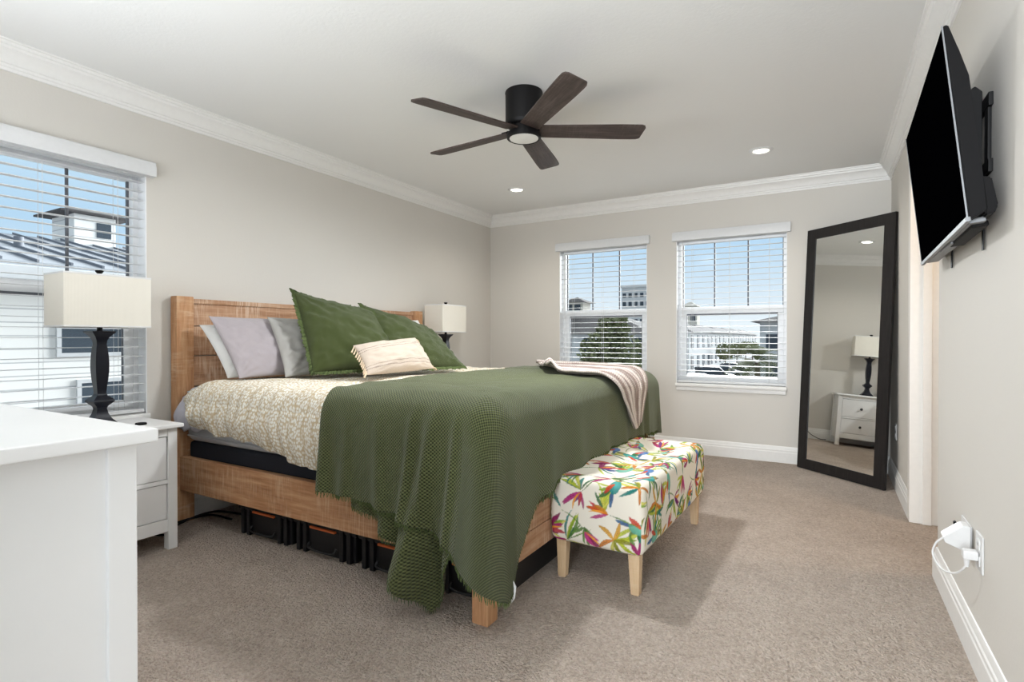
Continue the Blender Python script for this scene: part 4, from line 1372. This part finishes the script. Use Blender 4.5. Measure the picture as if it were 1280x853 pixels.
# ------------------------------------------------------------------ leaning floor mirror
def make_mirror():
    B1, B2 = Vector((3.104, -0.120, 0.004)), Vector((3.667, -0.614, 0.004))
    w, h, lean = (B2-B1).length, 1.973, 0.108
    X = (B2-B1).normalized(); N = Vector((-X.y, X.x, 0))
    Z = (Vector((0, 0, 1))*math.sqrt(1-(lean/h)**2)+N*(lean/h)).normalized()
    Y = Z.cross(X)
    t = thing('floor_mirror', 'tall black framed mirror leaning in the far right corner', 'mirror')
    t.matrix_world = Matrix(((X.x, Y.x, Z.x, B1.x), (X.y, Y.y, Z.y, B1.y), (X.z, Y.z, Z.z, B1.z), (0, 0, 0, 1)))
    f, th = 0.082, 0.024
    bm = bmesh.new()
    O = [(0, 0), (w, 0), (w, h), (0, h)]
    I = [(f, f), (w-f, f), (w-f, h-f), (f, h-f)]
    for k in range(4):
        q = [O[k], O[(k+1) % 4], I[(k+1) % 4], I[k]]
        prism(bm, q, 'y', 0.0, th)
    bmesh.ops.remove_doubles(bm, verts=bm.verts, dist=0.0001)
    fin('frame', bm, M['mirrorframe'], t, smooth=False)
    bm = bmesh.new(); box(bm, (f-0.004, 0.006, f-0.004), (w-f+0.004, 0.010, h-f+0.004)); fin('glass', bm, M['mirror'], t)
    bm = bmesh.new(); box(bm, (0.03, 0.014, 0.03), (w-0.03, 0.0235, h-0.03)); fin('backing', bm, M['blackplastic'], t)
make_mirror()

# ------------------------------------------------------------------ outlets and the charger on the right wall
def outlet(name, label, M4, w=0.078, h=0.120, cat='outlet', holes=True, group=None):
    t = thing(name, label, cat, group=group)
    t.matrix_world = M4
    bm = bmesh.new(); box(bm, (-w/2, -0.006, -h/2), (w/2, 0, h/2), 0.003); fin('cover_plate', bm, M['plate'], t)
    n = 2 if w > 0.1 else 1
    for k in range(n):
        cx = (k-(n-1)/2)*0.05
        for z in (-0.026, 0.026):
            bm = bmesh.new(); box(bm, (cx-0.017, -0.009, z-0.017), (cx+0.017, -0.005, z+0.017), 0.003); r_ = fin('socket', bm, M['plate'], t)
            bm = bmesh.new()
            for q in (-0.006, 0.006):
                box(bm, (cx+q-0.001, -0.0094, z-0.004), (cx+q+0.001, -0.0088, z+0.006))
            fin('slots', bm, M['gap'], r_)
    return t
RW = lambda y, z: Matrix.Translation((XR, y, z)) @ Matrix.Rotation(-PI/2, 4, 'Z')
outlet('wall_outlet', 'wide white double outlet behind the charger on the right wall', RW(-2.77, 0.378), 0.150, 0.115)
outlet('wall_outlet', 'white outlet with a plug in it, nearest the camera on the right wall', RW(-2.965, 0.390), 0.086, 0.120)
outlet('wall_outlet', 'white outlet on the right wall just behind the standing mirror', RW(-0.44, 0.400), 0.078, 0.116)
outlet('wall_outlet', 'white outlet on the left wall by the far nightstand, seen in the mirror', Matrix.Translation((0, -0.42, 0.40)) @ Matrix.Rotation(PI/2, 4, 'Z'))
bm = bmesh.new()
ch = thing('charger', 'white plug-in charger with a looping white cord on the right wall', 'charger', (XR, -2.84, 0.40))
prism(bm, [(-0.010, -0.045), (-0.010, 0.042), (-0.030, 0.042), (-0.082, -0.004), (-0.078, -0.022), (-0.030, -0.042)], 'y', -0.032, 0.030)
bmesh.ops.bevel(bm, geom=list(bm.edges), offset=0.002, segments=2, affect='EDGES')
fin('charger_body', bm, M['plate'], ch, angle=30)
bm = bmesh.new(); cone(bm, (-0.040, 0.034, 0.030), (-0.040, 0.046, 0.032), 0.006, 0.005, 10); fin('button', bm, M['blackplastic'], ch)
bm = bmesh.new(); tube(bm, smoothpath([(-0.076, 0.0, -0.012), (-0.098, 0.012, -0.045), (-0.105, 0.010, -0.085), (-0.085, -0.02, -0.118), (-0.060, -0.07, -0.110), (-0.045, -0.11, -0.080), (-0.036, -0.125, -0.055)], 8), 0.0032, 8); fin('cord', bm, M['plate'], ch)
bm = bmesh.new(); cone(bm, (-0.036, -0.125, -0.062), (-0.036, -0.125, -0.030), 0.006, 0.009, 14); box(bm, (-0.048, -0.142, -0.036), (-0.008, -0.108, -0.006), 0.006); fin('plug', bm, M['plate'], ch)
bm = bmesh.new(); tube(bm, smoothpath([(0.014, -0.42, 0.40), (0.05, -0.43, 0.30), (0.06, -0.50, 0.10), (0.07, -0.60, 0.03), (0.065, -0.66, 0.012), (0.05, -0.72, 0.014)], 8), 0.004, 8)
tag(fin('lamp_cord', bm, M['blackplastic']), 'black cord running along the skirting to the far nightstand', 'cord')

# ------------------------------------------------------------------ outside: neighbouring houses, trees, cars
GZ = -3.7
M['asphalt'] = plain('asphalt', lin(116, 114, 112), 0.95, noise=0.12, nscale=3)
M['stucco'] = plain('white_stucco', lin(210, 211, 212), 0.9, noise=0.03, nscale=4)
M['stucco2'] = plain('warm_stucco', lin(214, 208, 196), 0.9, noise=0.04, nscale=2)
M['rooftile'] = plain('grey_brown_roof', lin(74, 71, 71), 0.9, noise=0.22, nscale=2.5)
M['metalroof'] = plain('grey_metal_roof', lin(176, 180, 186), 0.6, noise=0.05, metal=0.0, spec=0.3)
M['seam'] = plain('roof_seam', lin(112, 117, 126), 0.6)
M['winglass'] = plain('dark_window_glass', lin(70, 80, 90), 0.6, spec=0.2, noise=0.1)
M['foliage'] = plain('dark_green_leaves', lin(112, 118, 84), 0.8, noise=0.45, nscale=6)
M['foliage2'] = plain('olive_leaves', lin(124, 128, 92), 0.8, noise=0.4, nscale=6)
M['foliage3'] = plain('yellow_green_leaves', lin(180, 178, 74), 0.8, noise=0.3, nscale=6)
M['greyleaf'] = plain('grey_flowering_leaves', lin(168, 164, 156), 0.85, noise=0.35, nscale=9)
M['bark'] = plain('bark', lin(110, 96, 84), 0.95, noise=0.25, nscale=8)
M['yellow'] = plain('yellow_paint', lin(226, 198, 60), 0.6)
M['tyre'] = plain('tyre_rubber', lin(30, 30, 32), 0.8)

bm = bmesh.new(); box(bm, (-160, -40, GZ-0.4), (120, 260, GZ)); struct('ground', bm, M['asphalt'])

def siding(name):
    t = NT(name)
    t.b.inputs['Roughness'].default_value = 0.7
    g = t.n('ShaderNodeTexCoord'); sp = t.n('ShaderNodeSeparateXYZ'); t.l(g.outputs['Object'], sp.inputs[0])
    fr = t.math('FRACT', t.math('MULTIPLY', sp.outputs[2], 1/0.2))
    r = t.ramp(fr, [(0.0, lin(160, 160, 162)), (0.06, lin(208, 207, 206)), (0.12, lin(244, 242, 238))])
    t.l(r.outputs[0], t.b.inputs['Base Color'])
    t.bump(fr, 0.4, 0.02)
    return t.m
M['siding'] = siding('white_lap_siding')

# the house next door, seen through the left window
nb = thing('neighbor_house', 'white sided house with grey metal roof outside the left window', 'house', (-7.0, 0, GZ))
ez = 2.08-GZ
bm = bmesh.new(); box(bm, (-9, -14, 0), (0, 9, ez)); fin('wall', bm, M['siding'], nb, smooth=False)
bm = bmesh.new()
prism(bm, [(0.45, ez-0.03), (0.45, ez+0.09), (-4.4, ez+1.16), (-9.4, ez+0.09), (-9.4, ez-0.03)], 'y', -14.4, 9.4)
rf = fin('roof', bm, M['metalroof'], nb, smooth=False)
bm = bmesh.new()
for k in range(58):
    y = -14.2+k*0.41
    prism(bm, [(0.46, ez+0.09), (0.46, ez+0.13), (-4.4, ez+1.20), (-4.4, ez+1.15)], 'y', y, y+0.03)
fin('standing_seam', bm, M['seam'], rf, smooth=False)
bm = bmesh.new(); box(bm, (0.40, -14.5, ez-0.18), (0.56, 9.5, ez+0.02), 0.02); fin('gutter', bm, M['stucco'], nb)
bm = bmesh.new(); box(bm, (-0.02, -14, ez-0.36), (0.05, 9, ez-0.06), 0.01); fin('frieze_board', bm, M['stucco'], nb)
cy0, cy1 = 0.22, 1.02
bm = bmesh.new(); box(bm, (-5.0, cy0, ez+0.8), (-3.9, cy1, ez+1.72)); cu = fin('cupola', bm, M['siding'], nb, smooth=False)
bm = bmesh.new(); box(bm, (-3.9, cy0+0.42, ez+1.25), (-3.88, cy1-0.10, ez+1.58)); fin('louvre', bm, M['winglass'], cu)
bm = bmesh.new()
lathe(bm, [(0.98, ez+1.72), (0.98, ez+1.76), (0.50, ez+1.86), (0.02, ez+1.90)], (-4.45, (cy0+cy1)/2, 0), 4, PI/4); fin('cupola_roof', bm, M['rooftile'], cu, smooth=False)
for y0, y1, z0, z1 in ((-1.46, -0.60, 0.84, 1.22), (-1.20, -0.56, -0.9, 0.35)):
    bm = bmesh.new(); box(bm, (-0.02, y0, z0-GZ), (0.03, y1, z1-GZ), 0.01); f = fin('window', bm, M['winglass'], nb)
    bm = bmesh.new()
    for lo, hi in (((0.0, y0-0.06, z0-GZ-0.06), (0.05, y0, z1-GZ+0.06)), ((0.0, y1, z0-GZ-0.06), (0.05, y1+0.06, z1-GZ+0.06)), ((0.0, y0, z1-GZ), (0.048, y1, z1-GZ+0.06)), ((0.0, y0, z0-GZ-0.06), (0.048, y1, z0-GZ))):
        box(bm, lo, hi)
    fin('window_frame', bm, M['stucco'], f)
bm = bmesh.new(); cone(bm, (-1.6, -1.45, ez+0.4), (-1.6, -1.45, ez+0.72), 0.07, 0.07, 12); fin('roof_vent', bm, M['seam'], nb)

def hip_roof(bm, lo, hi, z, rise, ov=0.5):
    x0, y0, x1, y1 = lo[0]-ov, lo[1]-ov, hi[0]+ov, hi[1]+ov
    w = min(x1-x0, y1-y0)/2
    if x1-x0 > y1-y0: a, b = (x0+w, (y0+y1)/2), (x1-w, (y0+y1)/2)
    else: a, b = ((x0+x1)/2, y0+w), ((x0+x1)/2, y1-w)
    v = [bm.verts.new(q) for q in ((x0, y0, z), (x1, y0, z), (x1, y1, z), (x0, y1, z), (a[0], a[1], z+rise), (b[0], b[1], z+rise))]
    if x1-x0 > y1-y0: fs = [(0, 1, 5, 4), (1, 2, 5), (2, 3, 4, 5), (3, 0, 4)]
    else: fs = [(0, 1, 4), (1, 2, 5, 4), (2, 3, 5), (3, 0, 4, 5)]
    for f in fs+[(3, 2, 1, 0)]:
        bm.faces.new([v[i] for i in f])

def building(name, label, lo, hi, h, roof, mats, wins, cat='building'):
    """walls, hip roof, and windows on the +x and -y faces; wins = (face, columns, rows, width, height, first z, z step)"""
    t = thing(name, label, cat, (lo[0], lo[1], GZ))
    W_, D_ = hi[0]-lo[0], hi[1]-lo[1]
    bm = bmesh.new(); box(bm, (0, 0, 0), (W_, D_, h)); fin('wall', bm, mats[0], t, smooth=False)
    bm = bmesh.new()
    if roof[0] == 'hip': hip_roof(bm, (0, 0), (W_, D_), h, roof[1], roof[2])
    else: box(bm, (-0.3, -0.3, h), (W_+0.3, D_+0.3, h+roof[1]))
    fin('roof', bm, mats[1], t, smooth=False)
    for face, nc, nr, w, hh, z0, dz in wins:
        for i in range(nc):
            for j in range(nr):
                bm = bmesh.new(); z = z0+j*dz
                if face == 'x':
                    y = D_*(i+0.5)/nc; box(bm, (W_-0.02, y-w/2, z), (W_+0.06, y+w/2, z+hh))
                else:
                    x = W_*(i+0.5)/nc; box(bm, (x-w/2, -0.06, z), (x+w/2, 0.02, z+hh))
                fin('window', bm, M['winglass'], t)
    return t
# terrace running away along the car park, seen through the right-hand far window
for k in range(6):
    y0 = 62+k*15.5; x1 = -11.2-k*0.45
    tr = building('townhouse', ['nearest white townhouse of the row along the car park', 'second white townhouse of the row along the car park', 'third white townhouse of the row along the car park',
                  'fourth white townhouse of the row along the car park', 'fifth white townhouse of the row along the car park', 'farthest white townhouse of the row along the car park'][k],
                  (x1-6, y0), (x1, y0+14.2), 5.5, ('hip', 1.3, 0.6), (M['stucco'], M['rooftile']), [('x', 4, 2, 1.3, 1.6, 0.9, 2.6), ('y', 3, 2, 1.2, 1.6, 0.9, 2.6)])
    tr['group'] = 'row of white townhouses'
wh = building('white_house', 'white house with grey roof behind the tree in the far window by the bed', (-25, 40), (-9.6, 51), 5.15, ('hip', 2.0, 0.5), (M['stucco'], M['rooftile']), [('y', 7, 2, 1.0, 1.5, 0.8, 2.5), ('x', 4, 2, 1.1, 1.5, 0.8, 2.5)])
bm = bmesh.new(); box(bm, (5.2, 5.0, 6.2), (7.2, 7.0, 8.3)); cu = fin('cupola', bm, M['stucco2'], wh, smooth=False)
bm = bmesh.new(); hip_roof(bm, (5.2, 5.0), (7.2, 7.0), 8.3, 0.6, 0.45); fin('cupola_roof', bm, M['rooftile'], cu, smooth=False)
for xx in (5.45, 6.3):
    bm = bmesh.new(); box(bm, (xx, 4.96, 7.2), (xx+0.65, 5.02, 8.1)); fin('cupola_window', bm, M['winglass'], cu)
building('apartment_tower', 'pale apartment tower at the right of the far window by the bed', (-39.4, 120), (-31.0, 130), 16.6, ('flat', 0.6), (M['stucco'], M['stucco']), [('y', 6, 7, 0.8, 1.0, 2.0, 2.05)])
building('bell_tower', 'warm coloured tower at the left of the far window by the mirror', (-24.6, 116), (-21.2, 119), 11.6, ('hip', 1.0, 0.2), (M['stucco2'], M['stucco2']), [('y', 2, 3, 1.0, 1.9, 3.0, 2.7)])
building('white_building', 'white flat fronted building at the right of the far window by the mirror', (-2.4, 52), (8, 62), 6.3, ('hip', 1.5, 0.8), (M['stucco'], M['rooftile']), [('y', 5, 2, 1.0, 1.4, 1.0, 2.7)])

def leaf_ball(bm, c, rad, n, size, seed, squash=1.0):
    r = random.Random(seed)
    for k in range(n):
        d = Vector((r.gauss(0, 1), r.gauss(0, 1), r.gauss(0, 1))).normalized()
        p_ = Vector(c)+Vector((d.x*rad[0], d.y*rad[1], d.z*rad[2]))*r.uniform(0.55, 1.05)
        a = Vector((r.gauss(0, 1), r.gauss(0, 1), r.gauss(0, 0.6))).normalized()
        b = a.orthogonal().normalized()
        s = size*r.uniform(0.6, 1.3)
        vs = [bm.verts.new(p_+a*s), bm.verts.new(p_+b*s*0.42), bm.verts.new(p_-a*s), bm.verts.new(p_-b*s*0.42)]
        bm.faces.new(vs)

def tree(name, label, base, blobs, mat, seed, n=900, size=0.22, trunk=0.14, cat='tree'):
    t = thing(name, label, cat, (base[0], base[1], GZ))
    top = max(b[0][2] for b in blobs)
    bm = bmesh.new(); tube(bm, [(0, 0, 0), (0.05, 0.02, top*0.5), (0.0, 0.05, top)], [trunk, trunk*0.7, trunk*0.3], 8); fin('trunk', bm, M['bark'], t)
    bm = bmesh.new()
    for k, (c, rad) in enumerate(blobs):
        leaf_ball(bm, c, rad, n, size, seed+k)
    tag(fin('foliage', bm, mat, t, smooth=False, recalc=False), kind='stuff')
    return t
tree('shade_tree', 'bushy dark green tree outside the far window by the bed', (-7.1, 24),
     [((0, 0, 5.2), (0.9, 0.9, 1.0)), ((-0.6, 0, 3.9), (1.4, 1.3, 1.2)), ((0.5, 0.3, 3.6), (1.5, 1.3, 1.3)), ((-1.0, 0.2, 2.5), (1.6, 1.4, 1.3)), ((0.9, -0.2, 2.2), (1.5, 1.4, 1.2))], M['foliage'], 40, 800, 0.20)
tree('flowering_shrub', 'grey flowering shrub low in the far window by the bed', (-4.9, 21), [((0, 0, 2.0), (1.0, 0.8, 0.8)), ((-1.0, 0.1, 1.6), (0.9, 0.8, 0.7)), ((0.8, 0.2, 1.4), (0.9, 0.8, 0.8))], M['greyleaf'], 60, 420, 0.14, 0.08, 'shrub')
tree('shrub', 'green shrub at the lower left of the far window by the bed', (-8.7, 21), [((0, 0, 1.7), (1.0, 0.8, 0.9)), ((-0.8, 0.1, 1.3), (0.9, 0.8, 0.8))], M['foliage2'], 70, 420, 0.14, 0.08, 'shrub')

def palm(name, label, base, h, fl, n, mat, seed, droop=0.5):
    t = thing(name, label, 'palm tree', (base[0], base[1], GZ))
    bm = bmesh.new(); tube(bm, [(0, 0, 0), (0.06, 0, h*0.5), (0, 0.04, h)], [0.22, 0.17, 0.15], 10); fin('trunk', bm, M['bark'], t)
    r = random.Random(seed)
    bm = bmesh.new()
    for k in range(n):
        az = 2*PI*k/n*3.7+r.uniform(-.2, .2); el = r.uniform(-0.35, 1.35)
        d = Vector((math.cos(az)*math.cos(el), math.sin(az)*math.cos(el), math.sin(el)))
        L = fl*r.uniform(0.8, 1.1)
        pts = [Vector((0, 0.04, h))+d*L*s-Vector((0, 0, droop*L*s*s)) for s in np.linspace(0, 1, 9)]
        side = d.cross(Vector((0, 0, 1))).normalized()
        for i in range(1, 8):
            for sg in (-1, 1):
                for q in (0.0, 0.5):
                    p0 = pts[i].lerp(pts[i+1], q)
                    ax = (pts[i+1]-pts[i]).normalized()
                    tipp = p0+side*sg*L*0.22*math.sin(PI*(i+q)/9)+ax*L*0.12-Vector((0, 0, 0.06*L))
                    w = ax*0.035
                    bm.faces.new([bm.verts.new(p0-w), bm.verts.new(tipp), bm.verts.new(p0+w)])
    tag(fin('fronds', bm, mat, t, smooth=False, recalc=False), kind='stuff')
palm('palm_tree', 'large green palm outside the far window by the mirror', (-0.35, 30), 3.3, 2.1, 44, M['foliage'], 80)
palm('palm_tree', 'small yellow green palm at the lower right of the far window by the mirror', (0.75, 24), 2.2, 0.9, 22, M['foliage3'], 81)
tree('shrub', 'pale shrub in front of the large palm outside the window by the mirror', (-1.0, 25), [((0, 0, 1.5), (0.6, 0.5, 0.5)), ((0.8, 0.1, 1.3), (0.5, 0.5, 0.5))], M['greyleaf'], 90, 300, 0.12, 0.07, 'shrub')
for k in range(4):
    tree('street_tree', ['round street tree nearest along the townhouse fronts', 'second round street tree along the townhouse fronts', 'third round street tree along the townhouse fronts', 'farthest round street tree along the townhouse fronts'][k],
         (-9.6-k*0.35, 78+k*14), [((0, 0, 2.8), (1.3, 1.3, 1.2))], M['foliage2'], 100+k, 420, 0.26, 0.1).__setitem__('group', 'street trees by the townhouses')

def car(label, loc, rz, paint, suv=False):
    t = thing('car', label, 'car', (loc[0], loc[1], GZ), rz, 'cars parked by the townhouses')
    hh = 1.72 if suv else 1.45
    b = 0.95 if suv else 0.85
    prof = [(-2.2, 0.35), (-2.25, 0.75), (-2.05, b), (-1.75, b+0.02), (-1.35 if not suv else -1.95, hh-0.05), (-0.8, hh), (0.5, hh-0.02), (1.15, b+0.08), (2.05, b-0.10), (2.25, 0.65), (2.22, 0.35)]
    bm = bmesh.new(); prism(bm, prof, 'y', -0.88, 0.88); bmesh.ops.bevel(bm, geom=list(bm.edges), offset=0.06, segments=2, affect='EDGES')
    fin('body', bm, paint, t, angle=35)
    bm = bmesh.new(); prism(bm, [(-1.55, b+0.06), (-1.2, hh-0.12), (0.4, hh-0.12), (0.95, b+0.08)], 'y', -0.90, 0.90)
    prism(bm, [(1.16, b+0.10), (0.54, hh-0.06), (0.50, hh-0.08), (1.10, b+0.08)], 'y', -0.72, 0.72); fin('windows', bm, M['winglass'], t, smooth=False)
    for x in (-1.4, 1.4):
        for y in (-0.80, 0.80):
            bm = bmesh.new(); cone(bm, (x, y-0.11, 0.33), (x, y+0.11, 0.33), 0.33, 0.33, 20); w_ = fin('wheel', bm, M['tyre'], t)
            bm = bmesh.new(); s = 1 if y > 0 else -1; cone(bm, (x, y+s*0.10, 0.33), (x, y+s*0.12, 0.33), 0.2, 0.18, 14); fin('rim', bm, M['silver'], w_)
pw = plain('white_car_paint', lin(232, 232, 232), 0.25); pd = plain('dark_car_paint', lin(58, 62, 70), 0.25); ps = plain('silver_car_paint', lin(150, 154, 160), 0.3)
car('white car parked nearest in the car park', (-7.0, 47), math.radians(8), pw)
car('dark car parked beyond the white car', (-7.1, 55), math.radians(8), pd, True)
car('silver car parked third from the window', (-7.3, 63), math.radians(8), ps)
car('dark car parked farthest, in front of the townhouses', (-7.6, 71), math.radians(8), pd)
for x, y, lab in ((-4.0, 36, 'yellow post at the edge of the car park, left of two'), (-3.3, 38, 'yellow post at the edge of the car park, right of two')):
    bm = bmesh.new(); lathe(bm, [(0.16, 0), (0.16, 0.06), (0.13, 0.08), (0.13, 0.5), (0.17, 0.52), (0.17, 0.60), (0.12, 0.72), (0.03, 0.78)], (x, y, GZ), 16)
    tag(fin('yellow_post', bm, M['yellow']), lab, 'post', 'yellow posts in the car park')
